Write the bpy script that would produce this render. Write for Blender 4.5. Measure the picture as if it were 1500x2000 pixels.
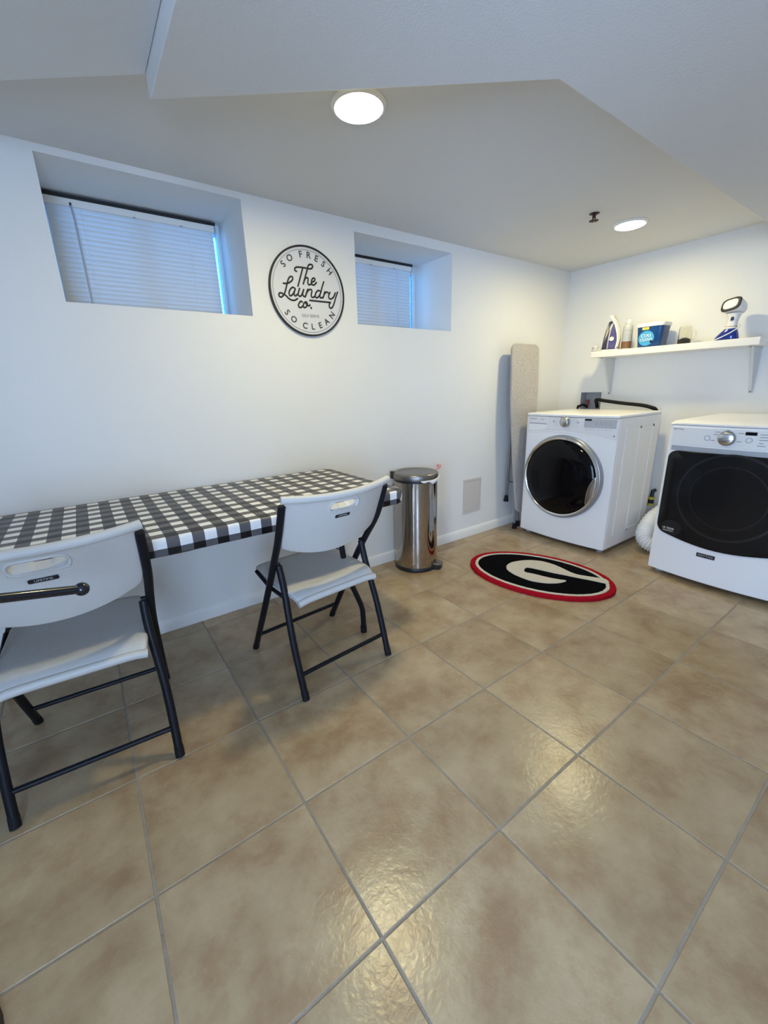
import bpy, bmesh, math, random
from mathutils import Vector, Matrix

random.seed(7)
SC = bpy.context.scene
COL = SC.collection
for _o in list(bpy.data.objects):
    bpy.data.objects.remove(_o)

# ------------------------------------------------------------------ camera
# room axes: X runs along the window wall up to the far corner (X=0), Y=0 is the window wall, Z=0 the floor
yaw, pitch, roll = math.radians(54.60), math.radians(16.52), math.radians(-1.68)
fwd = Vector((math.cos(yaw) * math.cos(pitch), math.sin(yaw) * math.cos(pitch), -math.sin(pitch)))
r0 = Vector((math.sin(yaw), -math.cos(yaw), 0)); u0 = r0.cross(fwd)
rgt = math.cos(roll) * r0 + math.sin(roll) * u0
upv = -math.sin(roll) * r0 + math.cos(roll) * u0
cam = bpy.data.cameras.new('camera'); camo = bpy.data.objects.new('camera', cam); COL.objects.link(camo)
camo.matrix_world = Matrix(((rgt.x, upv.x, -fwd.x, -3.6212), (rgt.y, upv.y, -fwd.y, -2.2469),
                            (rgt.z, upv.z, -fwd.z, 1.1951), (0, 0, 0, 1)))
cam.sensor_fit = 'VERTICAL'; cam.sensor_height = 36.0; cam.lens = 803.5 / 2000 * 36.0
cam.clip_start = 0.02
SC.camera = camo

# ------------------------------------------------------------------ world, exposure
w = bpy.data.worlds.new('sky'); SC.world = w; w.use_nodes = True
bg = w.node_tree.nodes['Background']
SKY = (0.465, 0.64, 1.0); SKY_STRENGTH = 23.5
bg.inputs[0].default_value = (*SKY, 1); bg.inputs[1].default_value = SKY_STRENGTH
LAMP_W = 10.4
LAMP_COL = (1.0, 0.85, 0.42)
SC.view_settings.view_transform = 'Standard'; SC.view_settings.look = 'None'
SC.view_settings.exposure = 0.12; SC.view_settings.gamma = 1.0
SC.view_settings.use_curve_mapping = False
try:
    SC.cycles.use_denoising = True
    SC.cycles.max_bounces = 9; SC.cycles.diffuse_bounces = 6
    SC.cycles.caustics_reflective = False; SC.cycles.caustics_refractive = False
    SC.cycles.use_adaptive_sampling = True; SC.cycles.adaptive_threshold = 0.02
except Exception:
    pass

H = 2.111          # ceiling height
HL, HR = 2.025, 1.970   # the two soffits
XW, YB = -5.0, -4.0     # side wall behind the camera's left, wall behind the camera

# sky light is sampled through the glazed door behind the camera and the two small windows
def portal(loc, rot, sx, sy):
    l = bpy.data.lights.new('daylight_portal', 'AREA'); l.shape = 'RECTANGLE'; l.size = sx; l.size_y = sy
    l.cycles.is_portal = True
    o = bpy.data.objects.new('daylight_portal', l); COL.objects.link(o)
    o.location = loc; o.rotation_euler = rot
DOOR_Y0, DOOR_Y1, DOOR_H = -3.30, -2.28, 1.95
portal((XW - 0.16, (DOOR_Y0 + DOOR_Y1) / 2, DOOR_H / 2), (math.radians(90), 0, math.radians(-90)), DOOR_Y1 - DOOR_Y0, DOOR_H)
BW = (-4.90, -3.86, 0.55, 1.80)     # unseen window added in the wall behind the camera for more daylight
portal(((BW[0] + BW[1]) / 2, YB - 0.16, (BW[2] + BW[3]) / 2), (math.radians(90), 0, 0), BW[1] - BW[0], BW[3] - BW[2])
for _x in (-3.19, -1.79):
    portal((_x, 0.47, 1.83), (math.radians(-90), 0, 0), 0.77, 0.5)

# ------------------------------------------------------------------ materials
MATS = {}
def rgb(r, g, b):
    f = lambda c: (c / 255 / 12.92) if c / 255 <= 0.04045 else ((c / 255 + 0.055) / 1.055) ** 2.4
    return (f(r), f(g), f(b), 1)

def mat(name, col=(0.8, 0.8, 0.8, 1), rough=0.5, metal=0.0, spec=0.5, noise=0.0, nscale=20.0, bump=0.0, bscale=80.0,
        emit=None, estr=0.0, trans=0.0, ior=1.45, coat=0.0, aniso=0.0, alpha=1.0):
    if name in MATS:
        return MATS[name]
    m = bpy.data.materials.new(name); m.use_nodes = True; MATS[name] = m
    nt = m.node_tree; b = nt.nodes['Principled BSDF']
    b.inputs['Base Color'].default_value = col
    b.inputs['Roughness'].default_value = rough; b.inputs['Metallic'].default_value = metal
    b.inputs['Specular IOR Level'].default_value = spec
    b.inputs['IOR'].default_value = ior
    if trans: b.inputs['Transmission Weight'].default_value = trans
    if coat: b.inputs['Coat Weight'].default_value = coat
    if aniso: b.inputs['Anisotropic'].default_value = aniso
    if emit:
        b.inputs['Emission Color'].default_value = emit; b.inputs['Emission Strength'].default_value = estr
    tc = nt.nodes.new('ShaderNodeTexCoord')
    if noise:
        n = nt.nodes.new('ShaderNodeTexNoise'); n.inputs['Scale'].default_value = nscale; n.inputs['Detail'].default_value = 4
        nt.links.new(tc.outputs['Object'], n.inputs['Vector'])
        mx = nt.nodes.new('ShaderNodeMix'); mx.data_type = 'RGBA'
        mx.inputs['A'].default_value = tuple(c * (1 - noise) for c in col[:3]) + (1,)
        mx.inputs['B'].default_value = tuple(min(1, c * (1 + noise)) for c in col[:3]) + (1,)
        nt.links.new(n.outputs['Fac'], mx.inputs['Factor']); nt.links.new(mx.outputs['Result'], b.inputs['Base Color'])
    if bump:
        n = nt.nodes.new('ShaderNodeTexNoise'); n.inputs['Scale'].default_value = bscale; n.inputs['Detail'].default_value = 5
        nt.links.new(tc.outputs['Object'], n.inputs['Vector'])
        bp = nt.nodes.new('ShaderNodeBump'); bp.inputs['Strength'].default_value = bump; bp.inputs['Distance'].default_value = 0.01
        nt.links.new(n.outputs['Fac'], bp.inputs['Height']); nt.links.new(bp.outputs['Normal'], b.inputs['Normal'])
    return m

M_WALL = mat('wall_paint', (0.78, 0.78, 0.765, 1), 0.75, noise=0.012, nscale=3, bump=0.06, bscale=180)
M_CEIL = mat('ceiling_paint', (0.69, 0.69, 0.685, 1), 0.9, noise=0.012, nscale=4, bump=0.12, bscale=220)
M_TRIM = mat('trim_paint', (0.80, 0.80, 0.78, 1), 0.45, noise=0.01)
M_GROUT = mat('grout', (0.31, 0.275, 0.225, 1), 0.85, noise=0.22, nscale=30, bump=0.25, bscale=300)
M_APPL = mat('appliance_white', (0.88, 0.88, 0.89, 1), 0.28, noise=0.004)
M_APPL2 = mat('appliance_panel', (0.80, 0.80, 0.81, 1), 0.34, noise=0.004)
M_APPGR = mat('appliance_grey', (0.40, 0.42, 0.46, 1), 0.4, noise=0.01)
M_CHROME = mat('chrome', (0.72, 0.71, 0.70, 1), 0.12, 1.0, noise=0.01)
M_SILVER = mat('satin_silver', (0.55, 0.55, 0.56, 1), 0.32, 1.0, noise=0.03, nscale=60)
M_BLACKGL = mat('black_glass', (0.003, 0.003, 0.004, 1), 0.06, spec=0.22, noise=0.05)
M_DRYGL = mat('dryer_glass', (0.010, 0.010, 0.011, 1), 0.10, spec=0.28, noise=0.05)
M_DRYRING = mat('dryer_ring', (0.018, 0.018, 0.021, 1), 0.2, noise=0.05)
M_BLACK = mat('black_plastic', (0.012, 0.012, 0.014, 1), 0.4, noise=0.1)
M_RUBBER = mat('black_rubber', (0.008, 0.008, 0.010, 1), 0.6, spec=0.25, noise=0.1)
M_TUBE = mat('charcoal_steel', (0.006, 0.007, 0.011, 1), 0.42, 0.0, spec=0.28, noise=0.1, nscale=30)
M_CHAIRP = mat('chair_plastic', (0.57, 0.56, 0.535, 1), 0.42, noise=0.03, nscale=40, bump=0.12, bscale=260)
M_CHAIRS = mat('chair_seat_plastic', (0.55, 0.55, 0.54, 1), 0.40, noise=0.04, nscale=40, bump=0.2, bscale=260)
M_PRINT = mat('black_print', (0.012, 0.012, 0.014, 1), 0.55, noise=0.05)
M_SIGN = mat('sign_board', (0.66, 0.67, 0.70, 1), 0.5, noise=0.01)
M_GREYTXT = mat('grey_print', (0.22, 0.22, 0.23, 1), 0.6, noise=0.03)
M_SIGNTXT = mat('sign_print', (0.05, 0.05, 0.055, 1), 0.6, noise=0.03)
M_LTXT = mat('light_grey_print', (0.45, 0.46, 0.48, 1), 0.6, noise=0.03)
M_WHITE = mat('white_plastic', (0.82, 0.82, 0.80, 1), 0.35, noise=0.01)
M_SHELF = mat('shelf_white', (0.82, 0.81, 0.78, 1), 0.4, noise=0.01)
M_BRKT = mat('bracket_white', (0.62, 0.62, 0.62, 1), 0.45, noise=0.02)

def steel_mat():
    m = mat('brushed_steel', (0.42, 0.38, 0.34, 1), 0.17, 1.0)
    nt = m.node_tree; b = nt.nodes['Principled BSDF']
    tc = nt.nodes.new('ShaderNodeTexCoord'); mp = nt.nodes.new('ShaderNodeMapping'); mp.inputs['Scale'].default_value = (3, 3, 300)
    n = nt.nodes.new('ShaderNodeTexNoise'); n.inputs['Scale'].default_value = 6
    nt.links.new(tc.outputs['Object'], mp.inputs['Vector']); nt.links.new(mp.outputs[0], n.inputs['Vector'])
    mr = nt.nodes.new('ShaderNodeMapRange'); mr.inputs['To Min'].default_value = 0.07; mr.inputs['To Max'].default_value = 0.15
    nt.links.new(n.outputs['Fac'], mr.inputs['Value']); nt.links.new(mr.outputs[0], b.inputs['Roughness'])
    return m
M_STEEL = steel_mat()
M_STEELD = mat('steel_lid', (0.25, 0.235, 0.215, 1), 0.35, 1.0, noise=0.04, nscale=200)

def tile_mat():
    m = bpy.data.materials.new('floor_tile'); m.use_nodes = True
    nt = m.node_tree; b = nt.nodes['Principled BSDF']; L = nt.links.new
    geo = nt.nodes.new('ShaderNodeNewGeometry'); oi = nt.nodes.new('ShaderNodeObjectInfo')
    add = nt.nodes.new('ShaderNodeVectorMath'); add.operation = 'ADD'
    sc = nt.nodes.new('ShaderNodeVectorMath'); sc.operation = 'SCALE'; sc.inputs['Scale'].default_value = 37.0
    cmb = nt.nodes.new('ShaderNodeCombineXYZ')
    L(oi.outputs['Random'], cmb.inputs[0]); L(oi.outputs['Random'], cmb.inputs[2])
    L(cmb.outputs[0], sc.inputs[0]); L(geo.outputs['Position'], add.inputs[0]); L(sc.outputs[0], add.inputs[1])
    n1 = nt.nodes.new('ShaderNodeTexNoise'); n1.inputs['Scale'].default_value = 5.5; n1.inputs['Detail'].default_value = 6; n1.inputs['Roughness'].default_value = 0.62
    n1.inputs['Distortion'].default_value = 0.15
    n2 = nt.nodes.new('ShaderNodeTexNoise'); n2.inputs['Scale'].default_value = 9; n2.inputs['Detail'].default_value = 8; n2.inputs['Roughness'].default_value = 0.7
    for n in (n1, n2): L(add.outputs[0], n.inputs['Vector'])
    r1 = nt.nodes.new('ShaderNodeValToRGB'); e = r1.color_ramp.elements
    e[0].position = 0.33; e[0].color = (0.300, 0.200, 0.115, 1)
    e[1].position = 0.68; e[1].color = (0.460, 0.360, 0.228, 1)
    x = r1.color_ramp.elements.new(0.5); x.color = (0.392, 0.297, 0.180, 1)
    r2 = nt.nodes.new('ShaderNodeValToRGB'); e = r2.color_ramp.elements
    e[0].position = 0.52; e[0].color = (0, 0, 0, 1); e[1].position = 0.80; e[1].color = (1, 1, 1, 1)
    L(n1.outputs['Fac'], r1.inputs[0]); L(n2.outputs['Fac'], r2.inputs[0])
    mx = nt.nodes.new('ShaderNodeMix'); mx.data_type = 'RGBA'; mx.inputs['B'].default_value = (0.30, 0.17, 0.085, 1)
    mm = nt.nodes.new('ShaderNodeMath'); mm.operation = 'MULTIPLY'; mm.inputs[1].default_value = 0.75
    L(r2.outputs[0], mm.inputs[0]); L(mm.outputs[0], mx.inputs['Factor']); L(r1.outputs[0], mx.inputs['A'])
    hs = nt.nodes.new('ShaderNodeHueSaturation')
    mr = nt.nodes.new('ShaderNodeMapRange'); mr.inputs['To Min'].default_value = 0.93; mr.inputs['To Max'].default_value = 1.07
    L(oi.outputs['Random'], mr.inputs['Value']); L(mr.outputs[0], hs.inputs['Value']); L(mx.outputs['Result'], hs.inputs['Color'])
    L(hs.outputs[0], b.inputs['Base Color'])
    mr2 = nt.nodes.new('ShaderNodeMapRange'); mr2.inputs['To Min'].default_value = 0.17; mr2.inputs['To Max'].default_value = 0.33
    L(n2.outputs['Fac'], mr2.inputs['Value']); L(mr2.outputs[0], b.inputs['Roughness'])
    n3 = nt.nodes.new('ShaderNodeTexNoise'); n3.inputs['Scale'].default_value = 60; n3.inputs['Detail'].default_value = 7; n3.inputs['Distortion'].default_value = 0.5
    L(add.outputs[0], n3.inputs['Vector'])
    bp = nt.nodes.new('ShaderNodeBump'); bp.inputs['Strength'].default_value = 0.13; bp.inputs['Distance'].default_value = 0.006
    L(n3.outputs['Fac'], bp.inputs['Height']); L(bp.outputs['Normal'], b.inputs['Normal'])
    b.inputs['Specular IOR Level'].default_value = 0.45
    return m
M_TILE = tile_mat()

def check_mat():
    m = bpy.data.materials.new('buffalo_check_vinyl'); m.use_nodes = True
    nt = m.node_tree; b = nt.nodes['Principled BSDF']; L = nt.links.new
    uv = nt.nodes.new('ShaderNodeUVMap'); sep = nt.nodes.new('ShaderNodeSeparateXYZ'); L(uv.outputs[0], sep.inputs[0])
    outs = []
    for ax, off in ((0, -0.0082), (1, 0.0374)):
        a = nt.nodes.new('ShaderNodeMath'); a.operation = 'ADD'; a.inputs[1].default_value = 10 * 0.0808 + off
        d = nt.nodes.new('ShaderNodeMath'); d.operation = 'DIVIDE'; d.inputs[1].default_value = 0.0808
        f = nt.nodes.new('ShaderNodeMath'); f.operation = 'FRACT'
        g = nt.nodes.new('ShaderNodeMath'); g.operation = 'LESS_THAN'; g.inputs[1].default_value = 0.5
        L(sep.outputs[ax], a.inputs[0]); L(a.outputs[0], d.inputs[0]); L(d.outputs[0], f.inputs[0]); L(f.outputs[0], g.inputs[0]); outs.append(g)
    s = nt.nodes.new('ShaderNodeMath'); s.operation = 'ADD'; L(outs[0].outputs[0], s.inputs[0]); L(outs[1].outputs[0], s.inputs[1])
    h = nt.nodes.new('ShaderNodeMath'); h.operation = 'MULTIPLY'; h.inputs[1].default_value = 0.5; L(s.outputs[0], h.inputs[0])
    r = nt.nodes.new('ShaderNodeValToRGB'); r.color_ramp.interpolation = 'CONSTANT'
    e = r.color_ramp.elements; e[0].position = 0; e[0].color = (0.80, 0.80, 0.80, 1); e[1].position = 0.25; e[1].color = (0.105, 0.10, 0.105, 1)
    x = r.color_ramp.elements.new(0.75); x.color = (0.004, 0.004, 0.006, 1)
    L(h.outputs[0], r.inputs[0]); L(r.outputs[0], b.inputs['Base Color'])
    b.inputs['Roughness'].default_value = 0.36; b.inputs['Specular IOR Level'].default_value = 0.3
    tc = nt.nodes.new('ShaderNodeTexCoord'); n = nt.nodes.new('ShaderNodeTexNoise'); n.inputs['Scale'].default_value = 7
    L(tc.outputs['Object'], n.inputs['Vector'])
    bp = nt.nodes.new('ShaderNodeBump'); bp.inputs['Strength'].default_value = 0.12; bp.inputs['Distance'].default_value = 0.02
    L(n.outputs['Fac'], bp.inputs['Height']); L(bp.outputs['Normal'], b.inputs['Normal'])
    return m
M_CHECK = check_mat()

def slat_mat():
    m = bpy.data.materials.new('blind_slat_vinyl'); m.use_nodes = True
    nt = m.node_tree; b = nt.nodes['Principled BSDF']
    b.inputs['Base Color'].default_value = (0.78, 0.79, 0.80, 1); b.inputs['Roughness'].default_value = 0.5
    tr = nt.nodes.new('ShaderNodeBsdfTranslucent'); tr.inputs[0].default_value = (0.80, 0.84, 0.86, 1)
    tc = nt.nodes.new('ShaderNodeTexCoord'); n = nt.nodes.new('ShaderNodeTexNoise'); n.inputs['Scale'].default_value = 5
    nt.links.new(tc.outputs['Object'], n.inputs['Vector'])
    mr = nt.nodes.new('ShaderNodeMapRange'); mr.inputs['To Min'].default_value = 0.17; mr.inputs['To Max'].default_value = 0.19
    nt.links.new(n.outputs['Fac'], mr.inputs['Value'])
    mx = nt.nodes.new('ShaderNodeMixShader'); nt.links.new(mr.outputs[0], mx.inputs[0])
    nt.links.new(b.outputs[0], mx.inputs[1]); nt.links.new(tr.outputs[0], mx.inputs[2])
    nt.links.new(mx.outputs[0], nt.nodes['Material Output'].inputs[0])
    return m
M_SLAT = slat_mat()
def glass_mat(name, tint):
    m = bpy.data.materials.new(name); m.use_nodes = True
    nt = m.node_tree; nt.nodes.remove(nt.nodes['Principled BSDF'])
    t = nt.nodes.new('ShaderNodeBsdfTransparent'); t.inputs[0].default_value = tint
    g = nt.nodes.new('ShaderNodeBsdfGlossy'); g.inputs['Roughness'].default_value = 0.02
    fr = nt.nodes.new('ShaderNodeFresnel'); fr.inputs[0].default_value = 1.45
    mx = nt.nodes.new('ShaderNodeMixShader'); nt.links.new(fr.outputs[0], mx.inputs[0]); nt.links.new(t.outputs[0], mx.inputs[1]); nt.links.new(g.outputs[0], mx.inputs[2])
    nt.links.new(mx.outputs[0], nt.nodes['Material Output'].inputs[0])
    return m
M_GLASS = glass_mat('window_glass', (0.93, 0.96, 0.96, 1))
M_TINT = glass_mat('tinted_window_glass', (0.24, 0.44, 0.55, 1))  # tint put in to dim and blue the daylight behind the blinds

# ------------------------------------------------------------------ mesh helpers
def smooth_path(pts, n=6, closed=False):
    P = [Vector(p) for p in pts]
    if len(P) < 3: return P
    out = []; N = len(P)
    rng = range(N) if closed else range(N - 1)
    for i in rng:
        p0 = P[(i - 1) % N] if closed or i > 0 else P[0]
        p1, p2 = P[i], P[(i + 1) % N]
        p3 = P[(i + 2) % N] if closed or i + 2 < N else P[-1]
        for k in range(n):
            t = k / n
            out.append(0.5 * ((2 * p1) + (p2 - p0) * t + (2 * p0 - 5 * p1 + 4 * p2 - p3) * t * t + (3 * p1 - p0 - 3 * p2 + p3) * t ** 3))
    if not closed: out.append(P[-1])
    return out

def root_of(o):
    while o.parent: o = o.parent
    return o

class B:
    """collects one mesh"""
    def __init__(s): s.v = []; s.f = []
    def add(s, verts, faces):
        k = len(s.v); s.v += [Vector(x) for x in verts]; s.f += [tuple(i + k for i in f) for f in faces]; return s
    def box(s, x0, x1, y0, y1, z0, z1):
        return s.add([(x, y, z) for z in (z0, z1) for y in (y0, y1) for x in (x0, x1)],
                     [(0, 2, 3, 1), (4, 5, 7, 6), (0, 1, 5, 4), (2, 6, 7, 3), (0, 4, 6, 2), (1, 3, 7, 5)])
    def tube(s, path, r, n=10, closed=False, caps=True, flat=None):
        P = [Vector(p) for p in path]; N = len(P); rings = []
        T = []
        for i in range(N):
            a = P[(i - 1) % N] if closed or i > 0 else P[i]; b = P[(i + 1) % N] if closed or i < N - 1 else P[i]
            t = (b - a); T.append(t.normalized() if t.length > 1e-9 else Vector((0, 0, 1)))
        ref = Vector((0, 0, 1)) if abs(T[0].z) < 0.9 else Vector((1, 0, 0))
        nrm = (ref - T[0] * ref.dot(T[0])).normalized()
        V = []
        for i in range(N):
            nrm = (nrm - T[i] * nrm.dot(T[i]))
            nrm = nrm.normalized() if nrm.length > 1e-6 else T[i].orthogonal().normalized()
            bi = T[i].cross(nrm); rr = r(i / (N - 1)) if callable(r) else r
            for k in range(n):
                a = 2 * math.pi * k / n
                V.append(P[i] + (nrm * math.cos(a) + bi * math.sin(a)) * rr)
        if flat:
            ax, c, sc = flat
            for q in V: q[ax] = c + (q[ax] - c) * sc
        F = []
        for i in range(N if closed else N - 1):
            j = (i + 1) % N
            for k in range(n):
                l = (k + 1) % n
                F.append((i * n + k, i * n + l, j * n + l, j * n + k))
        if not closed and caps:
            F.append(tuple(range(n - 1, -1, -1))); F.append(tuple((N - 1) * n + k for k in range(n)))
        return s.add(V, F)
    def lathe(s, prof, c=(0, 0, 0), axis='Z', n=40, a0=0.0, a1=2 * math.pi):
        full = abs(a1 - a0 - 2 * math.pi) < 1e-6; m = n if full else n + 1
        V = []; c = Vector(c)
        for (r, h) in prof:
            for k in range(m):
                a = a0 + (a1 - a0) * k / n
                p = {'Z': (r * math.cos(a), r * math.sin(a), h), 'X': (h, r * math.cos(a), r * math.sin(a)), 'Y': (r * math.cos(a), h, r * math.sin(a))}[axis]
                V.append(c + Vector(p))
        F = []
        for i in range(len(prof) - 1):
            for k in range(n if not full else m):
                l = (k + 1) % m
                F.append((i * m + k, i * m + l, (i + 1) * m + l, (i + 1) * m + k))
        if full and tuple(prof[0]) != tuple(prof[-1]):
            if prof[0][0] > 1e-6: F.append(tuple(range(m - 1, -1, -1)))
            if prof[-1][0] > 1e-6: F.append(tuple((len(prof) - 1) * m + k for k in range(m)))
        return s.add(V, F)
    def prism(s, poly, fn, d0, d1):
        """poly of 2D points; fn(u, v, d) -> 3D"""
        n = len(poly)
        V = [fn(u, v, d0) for u, v in poly] + [fn(u, v, d1) for u, v in poly]
        F = [tuple(range(n - 1, -1, -1)), tuple(range(n, 2 * n))] + [(i, (i + 1) % n, n + (i + 1) % n, n + i) for i in range(n)]
        return s.add(V, F)
    def slab(s, top, bot, nu, nv):
        """closed shell between two surfaces given as functions of (u, v) in 0..1"""
        m = nv + 1; V = []
        for fn in (top, bot):
            for i in range(nu + 1):
                for j in range(nv + 1): V.append(fn(i / nu, j / nv))
        K = (nu + 1) * m; F = []
        for i in range(nu):
            for j in range(nv):
                a, b_, c_, d = i * m + j, (i + 1) * m + j, (i + 1) * m + j + 1, i * m + j + 1
                F.append((a, b_, c_, d)); F.append((K + d, K + c_, K + b_, K + a))
        for i in range(nu):
            for j in (0, nv):
                a, b_ = i * m + j, (i + 1) * m + j
                F.append((a, K + a, K + b_, b_) if j == 0 else (b_, K + b_, K + a, a))
        for j in range(nv):
            for i in (0, nu):
                a, b_ = i * m + j, i * m + j + 1
                F.append((b_, K + b_, K + a, a) if i == 0 else (a, K + a, K + b_, b_))
        return s.add(V, F)
    def loft(s, secs, n=24):
        """secs: list of (center Vector, ax Vector, ay Vector, exponent)"""
        V = []
        for c, ax, ay, e in secs:
            for k in range(n):
                a = 2 * math.pi * k / n; ca, sa = math.cos(a), math.sin(a)
                f = lambda q: math.copysign(abs(q) ** (2 / e), q)
                V.append(Vector(c) + Vector(ax) * f(ca) + Vector(ay) * f(sa))
        F = []
        for i in range(len(secs) - 1):
            for k in range(n):
                l = (k + 1) % n
                F.append((i * n + k, i * n + l, (i + 1) * n + l, (i + 1) * n + k))
        F.append(tuple(range(n - 1, -1, -1))); F.append(tuple((len(secs) - 1) * n + k for k in range(n)))
        return s.add(V, F)
    def mesh(s, name, bevel=0.0, seg=2, sharp=35, off=Vector((0, 0, 0)), uv=None):
        bm = bmesh.new()
        vs = [bm.verts.new(v - off) for v in s.v]
        for f in s.f:
            try: bm.faces.new([vs[i] for i in f])
            except ValueError: pass
        bmesh.ops.recalc_face_normals(bm, faces=bm.faces)
        if bevel:
            ed = [e for e in bm.edges if len(e.link_faces) == 2 and e.calc_face_angle(0) > math.radians(30)]
            bmesh.ops.bevel(bm, geom=ed, offset=bevel, segments=seg, affect='EDGES', profile=0.5, clamp_overlap=True)
        me = bpy.data.meshes.new(name); bm.to_mesh(me); bm.free()
        me.polygons.foreach_set('use_smooth', [True] * len(me.polygons))
        if bevel:      # area-weighted normals: flat faces stay flat, only the rounded edges shade
            nv = [Vector((0, 0, 0)) for _ in me.vertices]
            for p in me.polygons:
                for vi in p.vertices: nv[vi] += p.normal * p.area
            me.normals_split_custom_set_from_vertices([(n.normalized() if n.length > 1e-12 else Vector((0, 0, 1))) for n in nv])
        else:
            me.set_sharp_from_angle(angle=math.radians(sharp))
        return me
    def build(s, name, m, parent=None, bevel=0.0, seg=2, sharp=50, local=False, origin=None):
        off = Vector((0, 0, 0))
        if parent is not None and not local: off = root_of(parent).location.copy()
        if parent is None and origin is not None: off = Vector(origin)
        me = s.mesh(name, bevel, seg, sharp, off); me.materials.append(m)
        o = bpy.data.objects.new(name, me); COL.objects.link(o)
        if parent is not None: o.parent = parent
        elif origin is not None: o.location = origin
        return o

def tag(o, label, cat, group=None, kind=None):
    o['label'] = label
    if cat: o['category'] = cat
    if group: o['group'] = group
    if kind: o['kind'] = kind
    return o
def thing(name, label, cat, loc=(0, 0, 0), rz=0.0, group=None):
    o = bpy.data.objects.new(name, None); COL.objects.link(o); o.empty_display_size = 0.05
    o.location = loc; o.rotation_euler = (0, 0, rz)
    return tag(o, label, cat, group)
def struct(o, label, cat):
    return tag(o, label, cat, kind='structure')

def cut(obj, cutter):
    md = obj.modifiers.new('cut', 'BOOLEAN'); md.operation = 'DIFFERENCE'; md.object = cutter; md.solver = 'EXACT'
    dg = bpy.context.evaluated_depsgraph_get(); dg.update()
    me = bpy.data.meshes.new_from_object(obj.evaluated_get(dg)); me.name = obj.data.name
    obj.modifiers.clear(); obj.data = me
    bpy.data.objects.remove(cutter)
    me.polygons.foreach_set('use_smooth', [True] * len(me.polygons)); me.set_sharp_from_angle(angle=math.radians(35))

def text(name, string, size, m, parent, origin, right, up, ext=0.0004, align='CENTER', local=False, xs=1.0, bold=0.0):
    cu = bpy.data.curves.new('tmp', 'FONT'); cu.body = string; cu.size = size; cu.extrude = ext; cu.align_x = align; cu.align_y = 'CENTER'
    cu.resolution_u = 3; cu.offset = bold
    ob = bpy.data.objects.new('tmp', cu); COL.objects.link(ob)
    dg = bpy.context.evaluated_depsgraph_get(); dg.update()
    me = bpy.data.meshes.new_from_object(ob.evaluated_get(dg)); bpy.data.objects.remove(ob)
    right = Vector(right).normalized(); up = Vector(up); up = (up - right * up.dot(right)).normalized(); nn = right.cross(up)
    off = Vector(origin) - (Vector((0, 0, 0)) if local else root_of(parent).location)
    for v in me.vertices:
        v.co = off + right * v.co.x * xs + up * v.co.y + nn * v.co.z
    me.name = name; me.materials.clear(); me.materials.append(m)
    o = bpy.data.objects.new(name, me); COL.objects.link(o); o.parent = parent
    return o

def copy_tree(o, parent=None):
    c = o.copy(); COL.objects.link(c); c.parent = parent
    for ch in list(o.children):
        copy_tree(ch, c)
    return c

def rrect(x0, x1, y0, y1, r, n=6):
    out = []
    for cx, cy, a in ((x1 - r, y1 - r, 0), (x0 + r, y1 - r, 90), (x0 + r, y0 + r, 180), (x1 - r, y0 + r, 270)):
        for k in range(n + 1):
            t = math.radians(a + 90 * k / n); out.append((cx + r * math.cos(t), cy + r * math.sin(t)))
    return out

# ------------------------------------------------------------------ the room
T0X, T0Y, TP, GR = -3.2873, -0.9122, 0.405, 0.0066
b = B().box(XW, 0, YB, 0, -0.08, -0.0022)
floor = b.build('floor', M_GROUT); struct(floor, 'beige square ceramic tile floor with grey grout joints', 'floor')
_tcache = {}
i0 = int(math.floor((XW - T0X) / TP)); j0 = int(math.floor((YB - T0Y) / TP))
for i in range(i0, 10):
    for j in range(j0, 4):
        x0, x1 = T0X + i * TP + GR / 2, T0X + (i + 1) * TP - GR / 2
        y0, y1 = T0Y + j * TP + GR / 2, T0Y + (j + 1) * TP - GR / 2
        x0, x1, y0, y1 = max(x0, XW), min(x1, -0.002), max(y0, YB), min(y1, -0.002)
        if x1 - x0 < 0.01 or y1 - y0 < 0.01: continue
        key = (round(x1 - x0, 4), round(y1 - y0, 4))
        if key not in _tcache:
            hx_, hy_ = (x1 - x0) / 2, (y1 - y0) / 2
            me = B().box(-hx_, hx_, -hy_, hy_, -0.006, 0.0).mesh('tile', bevel=0.0018, seg=2); me.materials.append(M_TILE)
            _tcache[key] = me
        o = bpy.data.objects.new('tile', _tcache[key]); COL.objects.link(o); o.parent = floor
        o.location = ((x0 + x1) / 2, (y0 + y1) / 2, random.uniform(-0.0006, 0.0))

def holed(u0, u1, v0, v1, holes):
    """cells of a rectangle around rectangular holes"""
    us = sorted({u0, u1, *[h[0] for h in holes], *[h[1] for h in holes]}); vs = sorted({v0, v1, *[h[2] for h in holes], *[h[3] for h in holes]})
    for a, c in zip(us, us[1:]):
        run = None
        for p, q in zip(vs, vs[1:]):
            inside = any(h[0] <= (a + c) / 2 <= h[1] and h[2] <= (p + q) / 2 <= h[3] for h in holes)
            if inside:
                if run: yield (a, c, *run)
                run = None
            else: run = (run[0], q) if run else (p, q)
        if run: yield (a, c, *run)

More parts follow.
